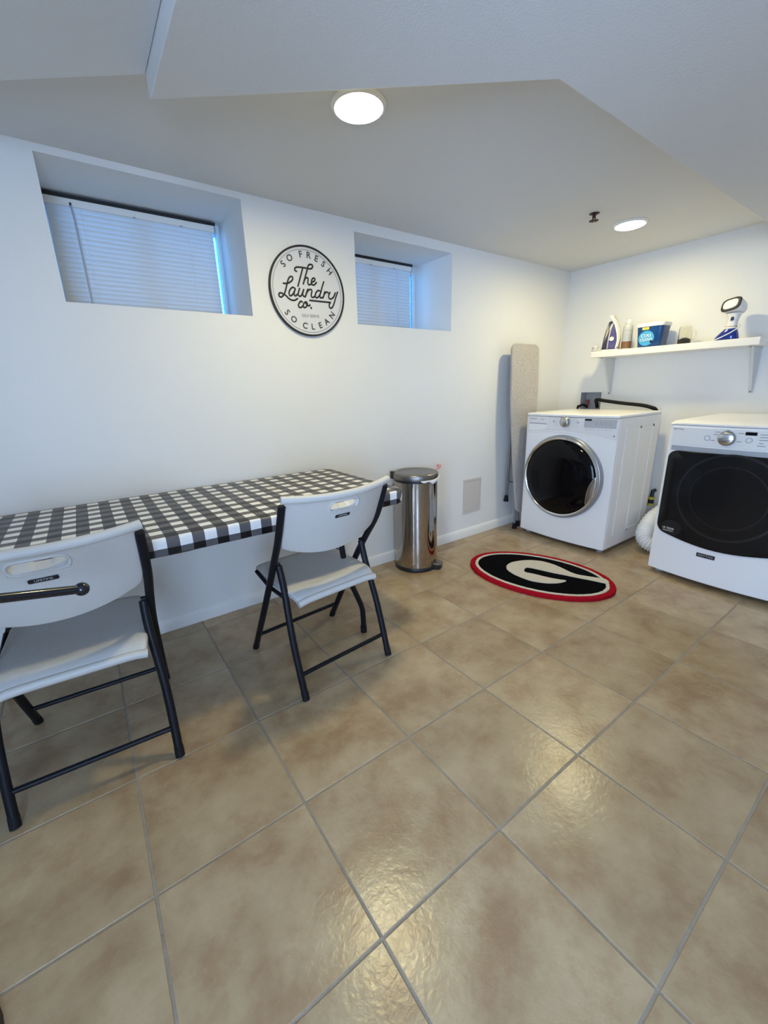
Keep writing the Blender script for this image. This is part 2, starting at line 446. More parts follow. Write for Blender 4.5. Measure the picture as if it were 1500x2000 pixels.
WT = 0.46
WIN = [(-3.578, -2.808, 1.575, 2.084), (-2.176, -1.404, 1.575, 2.055)]
b = B()
for c in holed(XW - 0.2, 0.2, -0.08, H + 0.2, WIN): b.box(c[0], c[1], 0.0, WT, c[2], c[3])
wall_a = b.build('wall_far', M_WALL); struct(wall_a, 'long white painted wall with two deep set small windows', 'wall')
OB = (-0.392, -0.205, 0.955, 1.128)    # outlet box recess (y0,y1,z0,z1) in the laundry wall
b = B()
for c in holed(YB - 0.2, 0.0, -0.08, H + 0.2, [OB]): b.box(0.0, 0.2, c[0], c[1], c[2], c[3])
wall_b = b.build('wall_right', M_WALL); struct(wall_b, 'white painted wall behind the washer and dryer', 'wall')
b = B()
for c in holed(XW - 0.2, 0.2, -0.08, H + 0.2, [BW]): b.box(c[0], c[1], YB - 0.2, YB, c[2], c[3])
wall_c = b.build('wall_back', M_WALL); struct(wall_c, 'white painted wall behind the camera with a window', 'wall')
b = B()
for c in holed(YB, 0, -0.08, H + 0.2, [(DOOR_Y0, DOOR_Y1, 0.0, DOOR_H)]): b.box(XW - 0.2, XW, c[0], c[1], c[2], c[3])
wall_d = b.build('wall_left', M_WALL); struct(wall_d, 'white painted side wall out of view on the left with a glazed door', 'wall')
ceil = B().box(XW, 0, YB, 0, H, H + 0.15).build('ceiling', M_CEIL); struct(ceil, 'flat white painted basement ceiling', 'ceiling')
# soffits: a low one with a diagonal far edge, and a slightly higher one to its left
polyR = [(-3.304, YB), (0.0, YB), (0.0, -1.420), (-2.423, -1.420), (-3.304, -0.754)]
soR = B().prism(polyR, lambda u, v, d: (u, v, d), HR, H).build('soffit', M_CEIL, bevel=0.004, seg=2)
struct(soR, 'lower white ceiling soffit with a diagonal edge over the lamps', 'soffit')
kx = -3.304 - (0.0 - (-0.754)) / 0.7415
polyL = [(XW, YB), (-3.304, YB), (-3.304, -0.754), (kx, 0.0), (XW, 0.0)]
soL = B().prism(polyL, lambda u, v, d: (u, v, d), HL, H).build('soffit', M_CEIL, bevel=0.004, seg=2)
struct(soL, 'higher white ceiling soffit section at the top left', 'soffit')
# baseboards
def base_profile(d):   # out from wall, height
    return [(0, 0), (0.014, 0), (0.014, 0.052), (0.010, 0.062), (0.006, 0.072), (0.0, 0.075)]
bb = B().prism(base_profile(0), lambda u, v, d: (d, -u, v), XW, 0.0).build('baseboard_far', M_TRIM)
struct(bb, 'white baseboard along the window wall', 'baseboard')
bb = B().prism(base_profile(0), lambda u, v, d: (-u, d, v), YB, -0.015).build('baseboard_right', M_TRIM)
struct(bb, 'white baseboard behind the washer and dryer', 'baseboard')

# windows and blinds
def window(n, x0, x1, z0, z1, label):
    fr = 0.045; y0, y1 = 0.395, 0.445
    b = B()
    for c in holed(x0, x1, z0, z1, [(x0 + fr, (x0 + x1) / 2 - 0.015, z0 + fr, z1 - fr), ((x0 + x1) / 2 + 0.015, x1 - 0.012, z0 + fr, z1 - fr)]):
        b.box(c[0], c[1], y0, y1, c[2], c[3])
    o = b.build('window_%d' % n, M_TRIM); struct(o, label, 'window')
    B().box(x0 + fr, x1 - 0.012, 0.418, 0.422, z0 + fr, z1 - fr).build('pane', M_TINT, o)
    return o
window(1, WIN[0][0], WIN[0][1], WIN[0][2], WIN[0][3], 'small basement window behind the left wide blind')
window(2, WIN[1][0], WIN[1][1], WIN[1][2], WIN[1][3], 'small basement window behind the right blind')

# unseen concrete wells added outside the two small windows to cut their daylight
M_CONC = mat('well_concrete', (0.34, 0.34, 0.33, 1), 0.9, noise=0.1, nscale=8, bump=0.2)
for (x0_, x1_, z0_, z1_) in WIN:
    b = B()
    b.box(x0_ - 0.10, x1_ + 0.10, 0.95, 1.03, z0_ - 0.18, z0_ + 0.02); b.box(x0_ - 0.18, x0_ - 0.10, WT + 0.001, 1.03, z0_ - 0.18, z0_ + 0.02)
    b.box(x1_ + 0.10, x1_ + 0.18, WT + 0.001, 1.03, z0_ - 0.18, z0_ + 0.02); b.box(x0_ - 0.10, x1_ + 0.10, WT + 0.001, 0.95, z0_ - 0.18, z0_ - 0.10)
    o = b.build('window_well', M_CONC); struct(o, 'concrete window well outside a small basement window', 'window well')
def blind(x0, x1, zt, label, wand, yb=0.352):
    zb = 1.590
    t = thing('mini_blind', label, 'blind', ((x0 + x1) / 2, yb, zb), group='white mini blinds')
    hr = B().box(x0, x1, yb - 0.016, yb + 0.016, zt - 0.030, zt).build('headrail', M_WHITE, t, bevel=0.002)
    B().box(x0 - 0.004, x1 + 0.006, yb - 0.019, yb + 0.019, zt + 0.0005, zt + 0.0135).build('mounting_channel', M_BLACK, t)  # black strip standing in for the shadow gap above the headrail
    B().box(x1 + 0.0005, x1 + 0.006, yb - 0.018, yb + 0.018, zt - 0.032, zt - 0.0005).build('end_bracket', M_APPGR, t)
    B().box(x0 + 0.004, x1 - 0.004, yb - 0.012, yb + 0.012, zb, zb + 0.014).build('bottom_rail', M_WHITE, t, bevel=0.003)
    pitch_ = 0.0205; z = zt - 0.040; L = (x1 - x0) - 0.012
    # one slat mesh, shared
    n = 4; w2 = 0.0125
    def prof(t_):  # across the slat
        a = (t_ - 0.5) * 2; return a * w2, 0.0022 * (1 - a * a)
    tilt = math.radians(66); ct, st_ = math.cos(tilt), math.sin(tilt)
    def surf(dz):
        def f(u, v):
            q, h = prof(v); h += dz
            return Vector(((u - 0.5) * L, -(q * ct - h * st_) * 1.0, q * st_ + h * ct))
        return f
    me = B().slab(surf(0.0004), surf(-0.0004), 1, n).mesh('slat'); me.materials.append(M_SLAT)
    while z > zb + 0.022:
        o = bpy.data.objects.new('slat', me); COL.objects.link(o); o.parent = t
        o.location = (0, 0, z - zb); z -= pitch_
    for cxk in ((x0 + 0.13), (x1 - 0.13)):
        B().tube([(cxk, yb - 0.0135, zt - 0.03), (cxk, yb - 0.0135, zb + 0.01)], 0.0009, 5).build('ladder_cord', M_WHITE, t)
    for k in (0.48, 0.77):
        B().box(x0 + (x1 - x0) * k - 0.006, x0 + (x1 - x0) * k + 0.006, yb - 0.018, yb - 0.0165, zt - 0.034, zt - 0.027).build('cord_clip', M_APPGR, t)
    if wand:
        hk = B().box(wand - 0.004, wand + 0.004, yb - 0.024, yb - 0.0165, zt - 0.036, zt - 0.018).build('wand_hook', M_BLACK, t)
        B().tube([(wand, yb - 0.024, zt - 0.03), (wand + 0.004, yb - 0.026, zt - 0.09), (wand + 0.006, yb - 0.026, zb + 0.0)], 0.0035, 8).build('tilt_wand', M_APPGR, t)
    return t
blind(-3.572, -2.848, 2.062, 'white mini blind in the wide left window with a tilt wand', -3.475)
blind(-2.168, -1.478, 2.040, 'white mini blind in the right window nearer the corner', None)

# glazed door behind the camera (daylight)
b = B(); fr = 0.09
for c in holed(DOOR_Y0, DOOR_Y1, 0.0, DOOR_H, [(DOOR_Y0 + fr, DOOR_Y1 - fr, 0.12, DOOR_H - fr)]): b.box(XW - 0.10, XW - 0.055, c[0], c[1], c[2], c[3])
d1 = b.build('door_1', M_TRIM); struct(d1, 'white glazed door out of view on the left', 'door')
B().box(XW - 0.08, XW - 0.076, DOOR_Y0 + fr, DOOR_Y1 - fr, 0.12, DOOR_H - fr).build('pane', M_GLASS, d1)
B().tube([(XW - 0.055, DOOR_Y1 - 0.05, 1.0), (XW - 0.01, DOOR_Y1 - 0.05, 1.0), (XW - 0.005, DOOR_Y1 - 0.16, 1.0)], 0.009, 10).build('door_handle', M_SILVER, d1)

b = B(); fr = 0.05
for c in holed(BW[0], BW[1], BW[2], BW[3], [(BW[0] + fr, BW[1] - fr, BW[2] + fr, BW[3] - fr)]): b.box(c[0], c[1], YB - 0.12, YB - 0.07, c[2], c[3])
w3 = b.build('window_3', M_TRIM); struct(w3, 'white framed window out of view behind the camera', 'window')  # added opening, lets extra daylight onto the left side of the room
B().box(BW[0] + fr, BW[1] - fr, YB - 0.1, YB - 0.096, BW[2] + fr, BW[3] - fr).build('pane', M_GLASS, w3)

# ------------------------------------------------------------------ ceiling lamps and sprinkler
def lamp(x, y, label):
    t = thing('ceiling_lamp', label, 'lamp', (x, y, H), group='round flush ceiling lamps')
    B().lathe([(0.0865, -0.010), (0.092, -0.006), (0.094, 0.0), (0.0865, 0.0)], (x, y, H - 0.0005), n=48).build('trim_ring', M_WHITE, t)
    ml = mat('lamp_lens', (0.9, 0.9, 0.9, 1), 0.5, emit=(1.0, 0.93, 0.80, 1), estr=9.0)
    B().lathe([(0.0, -0.022), (0.04, -0.0205), (0.066, -0.016), (0.086, -0.009), (0.086, -0.002)], (x, y, H), n=48).build('lens', ml, t)
    l = bpy.data.lights.new('lamp_light', 'AREA'); l.shape = 'DISK'; l.size = 0.14; l.energy = LAMP_W; l.color = LAMP_COL; l.spread = math.radians(178)
    o = bpy.data.objects.new('lamp_light', l); COL.objects.link(o); o.parent = t; o.location = (0, 0, -0.026)
lamp(-2.668, -0.828, 'round glowing ceiling lamp beside the diagonal soffit edge')
lamp(-0.720, -0.809, 'round glowing ceiling lamp above the washing machine')

M_SPRK = mat('sprinkler_red', (0.045, 0.010, 0.010, 1), 0.45, 0.3, noise=0.1)
sx, sy = -1.065, -0.774
t = thing('fire_sprinkler', 'small dark red fire sprinkler head on the ceiling', 'sprinkler', (sx, sy, H))
B().lathe([(0.020, -0.004), (0.028, 0.0)], (sx, sy, H - 0.0005), n=20).build('collar', M_SPRK, t)
B().lathe([(0.005, -0.022), (0.008, -0.018), (0.010, -0.004)], (sx, sy, H), n=16).build('stem', M_SPRK, t)
for s_ in (-1, 1):
    B().tube([(sx + s_ * 0.008, sy, H - 0.012), (sx + s_ * 0.014, sy, H - 0.022), (sx + s_ * 0.010, sy, H - 0.030), (sx, sy, H - 0.034)], 0.003, 6).build('frame_arm', M_SPRK, t)
b = B()
for k in range(8):
    a = k * math.pi / 4
    b.prism([(0.004, -0.002), (0.024, -0.005), (0.024, 0.005), (0.004, 0.002)],
            lambda u, v, d, a=a: (sx + u * math.cos(a) - v * math.sin(a), sy + u * math.sin(a) + v * math.cos(a), d), H - 0.0365, H - 0.034)
b.lathe([(0.008, -0.0367), (0.008, -0.0337)], (sx, sy, H), n=16)
b.build('deflector', M_SPRK, t)

# ------------------------------------------------------------------ wall sign
SX, SZ, SR, SY = -2.490, 1.7145, 0.2215, -0.002
t = thing('wall_sign', 'round white laundry sign with black script lettering', 'sign', (SX, SY, SZ))
B().lathe([(SR * 0.985, 0.0), (SR * 0.985, -0.008)], (SX, SY, SZ), axis='Y', n=72).build('board', M_SIGN, t)
B().lathe([(SR * 0.962, -0.0082), (SR * 0.962, -0.0125), (SR, -0.0125), (SR, 0.0005), (SR * 0.9855, 0.0005), (SR * 0.9855, -0.0082), (SR * 0.962, -0.0082)], (SX, SY, SZ), axis='Y', n=72).build('outer_ring', M_PRINT, t)
B().lathe([(SR * 0.903, -0.0082), (SR * 0.903, -0.0095), (SR * 0.913, -0.0095), (SR * 0.913, -0.0082), (SR * 0.903, -0.0082)], (SX, SY, SZ), axis='Y', n=72).build('inner_ring', M_GREYTXT, t)
ST = {'T': [[(-0.281, 0.417), (-0.321, 0.435), (-0.312, 0.481), (-0.258, 0.508), (-0.144, 0.517), (-0.031, 0.517), (0.083, 0.513), (0.142, 0.544), (0.156, 0.594), (0.115, 0.612), (0.065, 0.599), (0.028, 0.558), (0.01, 0.503), (-0.062, 0.326), (-0.126, 0.167)], [(-0.112, 0.508), (-0.167, 0.367), (-0.231, 0.204), (-0.271, 0.104)]],
 'h': [[(-0.103, 0.222), (-0.062, 0.29), (-0.008, 0.313), (0.01, 0.281), (-0.003, 0.213), (0.01, 0.167), (0.051, 0.167), (0.096, 0.199)]],
 'e': [[(0.096, 0.226), (0.16, 0.249), (0.196, 0.29), (0.183, 0.322), (0.137, 0.313), (0.101, 0.258), (0.092, 0.204), (0.119, 0.172), (0.169, 0.176), (0.228, 0.231)]],
 'L': [[(-0.639, 0.126), (-0.576, 0.126), (-0.494, 0.154), (-0.421, 0.204), (-0.39, 0.254), (-0.408, 0.29), (-0.458, 0.281), (-0.503, 0.231), (-0.535, 0.158), (-0.585, 0.022), (-0.635, -0.092), (-0.689, -0.155), (-0.739, -0.178), (-0.776, -0.155), (-0.771, -0.11), (-0.735, -0.087), (-0.676, -0.101), (-0.603, -0.132), (-0.53, -0.192), (-0.453, -0.219), (-0.38, -0.214), (-0.308, -0.173)]],
 'a': [[(-0.349, 0.036), (-0.408, 0.063), (-0.476, 0.013), (-0.517, -0.064), (-0.503, -0.123), (-0.462, -0.119), (-0.403, -0.06), (-0.344, 0.045), (-0.38, -0.037), (-0.385, -0.105), (-0.349, -0.114), (-0.294, -0.069)]],
 'u': [[(-0.235, 0.054), (-0.271, -0.028), (-0.281, -0.092), (-0.235, -0.114), (-0.185, -0.069), (-0.122, 0.054), (-0.162, -0.046), (-0.153, -0.096), (-0.112, -0.11), (-0.072, -0.064)]],
 'n': [[(-0.017, 0.058), (-0.058, -0.019), (-0.099, -0.114)], [(-0.058, -0.028), (0.001, 0.04), (0.056, 0.063), (0.092, 0.036), (0.065, -0.051), (0.074, -0.101), (0.119, -0.105), (0.169, -0.069)]],
 'd': [[(0.337, 0.036), (0.274, 0.063), (0.201, 0.008), (0.174, -0.069), (0.196, -0.105), (0.255, -0.087), (0.324, 0.008), (0.378, 0.145), (0.433, 0.267)], [(0.337, 0.036), (0.301, -0.055), (0.319, -0.101), (0.36, -0.087)]],
 'r': [[(0.446, 0.049), (0.414, -0.033), (0.383, -0.096)], [(0.419, -0.019), (0.473, 0.036), (0.519, 0.049), (0.542, 0.031)]],
 'y': [[(0.592, 0.049), (0.551, -0.033), (0.564, -0.092), (0.628, -0.092), (0.692, -0.042), (0.746, 0.049)], [(0.814, 0.076), (0.751, -0.055), (0.705, -0.173), (0.651, -0.273), (0.596, -0.314), (0.555, -0.287), (0.555, -0.223), (0.587, -0.182)], [(0.587, -0.182), (0.292, -0.182), (0.019, -0.182)]],
 'c': [[(-0.194, -0.237), (-0.231, -0.223), (-0.281, -0.278), (-0.299, -0.332), (-0.267, -0.364), (-0.217, -0.351), (-0.167, -0.305)]],
 'o': [[(-0.09, -0.223), (-0.144, -0.255), (-0.172, -0.319), (-0.153, -0.355), (-0.103, -0.341), (-0.058, -0.282), (-0.076, -0.232), (-0.103, -0.232), (-0.081, -0.282), (-0.022, -0.31), (0.01, -0.287)]],
 'dot': [[(0.036, -0.346), (0.041, -0.355)]]}
for k, strokes in ST.items():
    b = B()
    for q in strokes:
        pts = smooth_path([(SX + u * SR, SY - 0.0095, SZ + v * SR) for u, v in q], 5) if len(q) > 2 else [Vector((SX + u * SR, SY - 0.0095, SZ + v * SR)) for u, v in q]
        b.tube(pts, 0.0042, 8, flat=(1, SY - 0.0095, 0.3))
        for e in (pts[0], pts[-1]):
            b.lathe([(0.0042, -0.0011), (0.0042, 0.0011)], e, axis='Y', n=10)
    b.build('letter', M_PRINT, t)
for ch, a in zip('SOFRESH', (138.6, 122.4, 100.2, 85.3, 70.4, 55.6, 40.0)):
    a = math.radians(a); rr = 0.800 * SR
    text('letter', ch, 0.043, M_SIGNTXT, t, (SX + rr * math.cos(a), SY - 0.0086, SZ + rr * math.sin(a)), (math.sin(a), 0, -math.cos(a)), (math.cos(a), 0, math.sin(a)), bold=0.0009)
for ch, a in zip('SOCLEAN', (-140.5, -124.8, -101.6, -85.9, -70.2, -54.5, -37.6)):
    a = math.radians(a); rr = 0.785 * SR
    text('letter', ch, 0.043, M_SIGNTXT, t, (SX + rr * math.cos(a), SY - 0.0086, SZ + rr * math.sin(a)), (-math.sin(a), 0, math.cos(a)), (-math.cos(a), 0, -math.sin(a)), bold=0.0009)
text('small_lettering', 'SELF-SERVE', 0.0215, M_GREYTXT, t, (SX + 0.012 * SR, SY - 0.0086, SZ - 0.537 * SR), (1, 0, 0.02), (0, 0, 1))

# ------------------------------------------------------------------ wall access panel
M_PANEL = mat('access_panel_plastic', (0.60, 0.56, 0.52, 1), 0.55, noise=0.02)
t = thing('access_panel', 'beige plastic access panel set low in the white wall', 'panel', (-1.137, 0, 0.21))
b = B()
for c in holed(-1.240, -1.034, 0.205, 0.487, [(-1.222, -1.052, 0.223, 0.469)]): b.box(c[0], c[1], -0.005, 0.0, c[2], c[3])
b.build('frame', M_PANEL, t)
B().box(-1.2205, -1.0535, -0.0035, 0.0, 0.2245, 0.4675).build('cover', M_PANEL, t, bevel=0.001)

# ------------------------------------------------------------------ folding table + cloth
TX0, TX1, TY0, TY1, TZ = -4.27, -2.450, -0.765, -0.022, 0.742
t = thing('folding_table', 'long folding table under a checkered cover against the wall', 'table', ((TX0 + TX1) / 2, (TY0 + TY1) / 2, 0))
B().prism(rrect(TX0, TX1, TY0, TY1, 0.06), lambda u, v, d: (u, v, d), TZ - 0.045, TZ).build('tabletop', M_WHITE, t, bevel=0.006)
for s_, xf in ((1, -2.64), (-1, -4.08)):
    for yy in (-0.655, -0.135):
        P = smooth_path([(xf - s_ * 0.11, yy, TZ - 0.05), (xf - s_ * 0.10, yy, 0.50), (xf - s_ * 0.075, yy, 0.34), (xf - s_ * 0.01, yy + (0.0), 0.16), (xf, yy, 0.09), (xf, yy, 0.018)], 5)
        lg = B().tube(P, 0.0135, 10).build('leg', M_TUBE, t)
        B().lathe([(0.016, 0.0), (0.016, 0.035)], (xf, yy, 0.0), n=14).build('foot_cap', M_RUBBER, lg)
    B().tube([(xf - s_ * 0.10, -0.655, 0.52), (xf - s_ * 0.10, -0.135, 0.52)], 0.011, 8).build('cross_bar', M_TUBE, t)
    B().tube([(xf - s_ * 0.105, -0.395, 0.53), (xf - s_ * 0.40, -0.395, TZ - 0.05)], 0.009, 8).build('brace', M_TUBE, t)

# cloth: top outline carried over the edge, UVs follow the sheet so the checks wrap over the side
def cloth():
    g = 0.006; out = []
    x0, x1, y0, y1, r = TX0 - g, TX1 + g, TY0 - g, TY1 + g, 0.055
    n = 5
    pts = []
    def seg(a, c, k):
        for q in range(k): pts.append((a[0] + (c[0] - a[0]) * q / k, a[1] + (c[1] - a[1]) * q / k))
    corners = ((x1 - r, y1 - r, 0), (x0 + r, y1 - r, 90), (x0 + r, y0 + r, 180), (x1 - r, y0 + r, 270))
    N = []; P = []
    for ci, (cx, cy, a) in enumerate(corners):
        for k in range(n + 1):
            th = math.radians(a + 90 * k / n); P.append((cx + r * math.cos(th), cy + r * math.sin(th))); N.append((math.cos(th), math.sin(th)))
        nx = corners[(ci + 1) % 4]; th = math.radians(a + 90)
        e0 = P[-1]; th2 = math.radians(nx[2]); e1 = (nx[0] + r * math.cos(th2), nx[1] + r * math.sin(th2))
        K = 24
        for k in range(1, K):
            P.append((e0[0] + (e1[0] - e0[0]) * k / K, e0[1] + (e1[1] - e0[1]) * k / K)); N.append((math.cos(th), math.sin(th)))
    rings = [(-0.012, 0.004, 0.0), (-0.004, 0.0025, 0.008), (0.001, -0.002, 0.014), (0.003, -0.008, 0.02), (0.003, -0.03, 0.042), (0.001, -0.058, 0.07), (-0.010, -0.064, 0.082), (-0.03, -0.062, 0.10)]
    V = []; UV = []; M = len(P)
    for ri, (o, dz, s) in enumerate(rings):
        for (p, nn) in zip(P, N):
            wob = 0.0
            if 2 < ri: wob = 0.0022 * math.sin(p[0] * 31 + p[1] * 23) + 0.0015 * math.sin(p[0] * 71 + 1)
            V.append((p[0] + nn[0] * (o + wob), p[1] + nn[1] * (o + wob), TZ + dz + (wob if ri == 5 else 0)))
            UV.append((p[0] + nn[0] * (s - 0.012), p[1] + nn[1] * (s - 0.012)))
    F = [tuple(range(M))]
    for i in range(len(rings) - 1):
        for k in range(M):
            l = (k + 1) % M; F.append((i * M + k, (i + 1) * M + k, (i + 1) * M + l, i * M + l))
    org = Vector(((TX0 + TX1) / 2, (TY0 + TY1) / 2, TZ))
    me = bpy.data.meshes.new('tablecloth'); me.from_pydata([Vector(v) - org for v in V], [], F)
    uvl = me.uv_layers.new(name='UVMap')
    for lp in me.loops: uvl.data[lp.index].uv = UV[lp.vertex_index]
    me.polygons.foreach_set('use_smooth', [True] * len(me.polygons)); me.set_sharp_from_angle(angle=math.radians(50))
    me.materials.append(M_CHECK); me.update()
    o = bpy.data.objects.new('tablecloth', me); COL.objects.link(o); o.location = org
    tag(o, 'black and white buffalo check vinyl cover fitted over the table', 'tablecloth')
cloth()

# ------------------------------------------------------------------ folding chairs (local: +y is the sitter's front, origin on the floor under the middle)
def make_chair(label, loc, rz):
    t = thing('folding_chair', label, 'chair', loc, rz, 'grey plastic folding chairs at the table')
    hw = 0.222
    for s_ in (-1, 1):
        # long tube: front foot up to the top of the back
        P = smooth_path([(s_ * hw, 0.238, 0.012), (s_ * hw, 0.125, 0.20), (s_ * hw, -0.005, 0.42), (s_ * (hw + 0.006), -0.088, 0.55), (s_ * (hw + 0.014), -0.170, 0.675), (s_ * (hw + 0.014), -0.228, 0.815)], 4)
        a = B().tube(P, 0.0142, 10).build('front_leg', M_TUBE, t, local=True)
        B().tube([(s_ * hw, 0.2435, 0.0), (s_ * hw, 0.226, 0.032)], 0.0150, 10).build('foot_cap', M_RUBBER, a, local=True)
        hw2 = hw - 0.002
        P = [(s_ * (hw2), -0.2345, 0.012), (s_ * (hw2 - 0.001), -0.17, 0.24), (s_ * (hw2 - 0.014), -0.11, 0.44), (s_ * (hw2 - 0.014), -0.082, 0.535)]
        a = B().tube(smooth_path(P, 4), 0.0140, 10).build('rear_leg', M_TUBE, t, local=True)
        B().tube([(s_ * hw2, -0.2385, 0.0), (s_ * hw2, -0.228, 0.034)], 0.0150, 10).build('foot_cap', M_RUBBER, a, local=True)
        B().tube([(s_ * (hw2 - 0.012), 0.150, 0.435), (s_ * (hw2 - 0.012), 0.03, 0.405), (s_ * (hw2 - 0.012), -0.118, 0.405)], 0.0085, 8).build('seat_rail', M_TUBE, t, local=True)
        B().lathe([(0.009, -0.016), (0.009, 0.016)], (s_ * (hw - 0.006), -0.080, 0.540), axis='X', n=12).build('pivot', M_TUBE, t, local=True)
    B().tube([(-hw, 0.185, 0.10), (hw, 0.185, 0.10)], 0.0088, 8).build('stretcher', M_TUBE, t, local=True)
    B().tube([(-hw, -0.2095, 0.10), (hw, -0.2095, 0.10)], 0.0088, 8).build('stretcher', M_TUBE, t, local=True)
    # seat
    def seat(dz):
        def f(u, v):
            a = (u - 0.5) * 2; y = -0.190 + 0.415 * v
            w = 0.192 + 0.018 * math.sin(math.pi * min(1, v * 1.1)) if v < 0.9 else 0.2
            w = (0.200 - 0.012 * max(0, (0.25 - v) / 0.25) ** 2) - 0.03 * max(0, (v - 0.85) / 0.15) ** 2
            dish = -0.016 * (1 - a * a) * math.sin(math.pi * min(1, max(0, v)))
            rr = max(0, (0.12 - v) / 0.12); ff = max(0, (v - 0.88) / 0.12)
            z = 0.452 + dish - 0.020 * rr ** 2 - 0.022 * ff ** 2 - 0.008 * abs(a) ** 8
            z += -0.012 * (1 - v) + dz
            return Vector((a * w, y, z))
        return f
    B().slab(seat(0), seat(-0.026), 16, 20).build('seat', M_CHAIRS, t, bevel=0.006, seg=2, local=True, sharp=50)
    P = []
    for k in range(13):
        a = -1 + 2 * k / 12; q = seat(0)((a + 1) / 2, 0.0); P.append((q.x * 1.01, q.y - 0.002, q.z - 0.013))
    B().tube(P, 0.0145, 10).build('rear_lip', M_CHAIRP, t, local=True)
    # backrest, bowed backwards, with the hand slot cut through
    def back(off):
        def f(u, v):
            a = (u - 0.5) * 2; bow = 1 - a * a
            zt = 0.842 - 0.012 * bow; zb = 0.628 - 0.050 * bow ** 0.9
            z = zb + (zt - zb) * v
            y = -0.135 - 0.100 * ((z - 0.61) / 0.23) - 0.050 * bow - off
            if v > 0.93: y -= 0.006 * (v - 0.93) / 0.07
            wd = 0.225 if v > 0.25 else 0.225 - 0.010 * (1 - v / 0.25) ** 2
            return Vector((a * wd, y, z))
        return f
    bk = B().slab(back(0.010), back(-0.010), 24, 12).build('backrest', M_CHAIRP, t, bevel=0.005, seg=2, local=True, sharp=50)
    cu = B().prism(rrect(-0.062, 0.062, 0.768, 0.800, 0.0155, 5), lambda u, v, d: (u, d, v), -0.45, 0.0).build('cutter', M_CHAIRP)
    M_ = t.matrix_world
    bpy.context.view_layer.update()
    cu.matrix_world = t.matrix_world.copy(); bpy.context.view_layer.update()
    cut(bk, cu)
    B().lathe([(0.0, 0.0)], n=3) if False else None
    yslot = -0.135 - 0.100 * ((0.784 - 0.61) / 0.23) - 0.050
    lip = [(p[0], p[1]) for p in rrect(-0.067, 0.067, 0.763, 0.805, 0.0205, 6)]
    B().tube([(u, yslot - 0.0095 + 0.050 * (u / 0.238) ** 2 - 0.4348 * (v - 0.784), v) for u, v in lip], 0.0045, 8, closed=True).build('hand_slot_rim', M_CHAIRP, t, local=True)
    # inner flange of the hand slot, sloping up towards the table
    B().slab(lambda u, v: Vector((-0.066 + 0.132 * u, yslot - 0.006 + 0.034 * v + 0.05 * ((u - 0.5) * 0.55) ** 2, 0.7660 + (0.0285 - (0.010 if 0.35 < u < 0.75 else 0.0)) * v)),
             lambda u, v: Vector((-0.066 + 0.132 * u, yslot - 0.004 + 0.034 * v + 0.05 * ((u - 0.5) * 0.55) ** 2, 0.7635 + (0.0285 - (0.010 if 0.35 < u < 0.75 else 0.0)) * v)), 20, 3).build('hand_slot_flange', M_CHAIRP, t, local=True)
    # top roll
    P = []
    for k in range(17):
        a = -1 + 2 * k / 16; bow = 1 - a * a
        zt = 0.842 - 0.012 * bow
        P.append((a * 0.242, -0.135 - 0.100 * ((zt - 0.61) / 0.23) - 0.050 * bow - 0.002, zt - 0.002))
    B().tube(P, 0.0150, 10).build('top_roll', M_CHAIRP, t, local=True)
    yp = -0.135 - 0.100 * ((0.738 - 0.61) / 0.23) - 0.050 - 0.0105
    pl = B().prism(rrect(-0.033, 0.033, -0.0065, 0.0065, 0.004, 4), lambda u, v, d: (u, yp + d - 0.4348 * v, 0.738 + v), -0.0022, 0.001).build('name_plate', M_BLACK, t, local=True)
    text('plate_lettering', 'LIFETIME', 0.0105, M_LTXT, pl, (0, yp - 0.0026, 0.738), (1, 0, 0), (0, -0.4348, 1), ext=0.0002, local=True)
    return t
ch = make_chair('grey plastic folding chair between the table and the trash can side', (-2.893, -0.668, 0), math.radians(4.5))
ch['label'] = 'grey folding chair nearer the steel trash can, seen whole'
c2 = copy_tree(ch)
c2.location = (-3.765, -0.650, 0); c2.rotation_euler = (0, 0, math.radians(-3.5))
c2['label'] = 'grey folding chair cropped by the left edge, ball tipped rod in front'

# ------------------------------------------------------------------ black stand reaching in from the left
M_STAND = mat('black_enamel', (0.005, 0.007, 0.014, 1), 0.22, 0.0, coat=0.4, noise=0.1)
bx, by = -4.185, -1.415
t = thing('metal_stand', 'black metal rod with a ball tip reaching in from the left edge', 'stand', (bx, by, 0))
B().lathe([(0.0, 0.028), (0.05, 0.026), (0.17, 0.018), (0.211, 0.010), (0.216, 0.0), (0.0, 0.0)], (bx, by, 0), n=48).build('base', M_STAND, t)
B().tube([(bx, by, 0.02), (bx, by, 1.02)], 0.012, 12).build('pole', M_STAND, t)
tip = Vector((-3.691, -1.157, 0.783)); arm0 = Vector((bx, by, 0.965))
B().tube([arm0, tip], 0.0102, 14).build('arm', M_STAND, t)
B().lathe([(0.0, -0.0155), (0.006, -0.0143), (0.011, -0.011), (0.0143, -0.006), (0.0155, 0), (0.0143, 0.006), (0.011, 0.011), (0.006, 0.0143), (0.0, 0.0155)], tip, n=24).build('ball_tip', M_STAND, t)
B().lathe([(0.0, 1.045), (0.012, 1.038), (0.017, 1.022), (0.014, 1.008), (0.0, 1.0)], (bx, by, 0), n=20).build('finial', M_STAND, t)

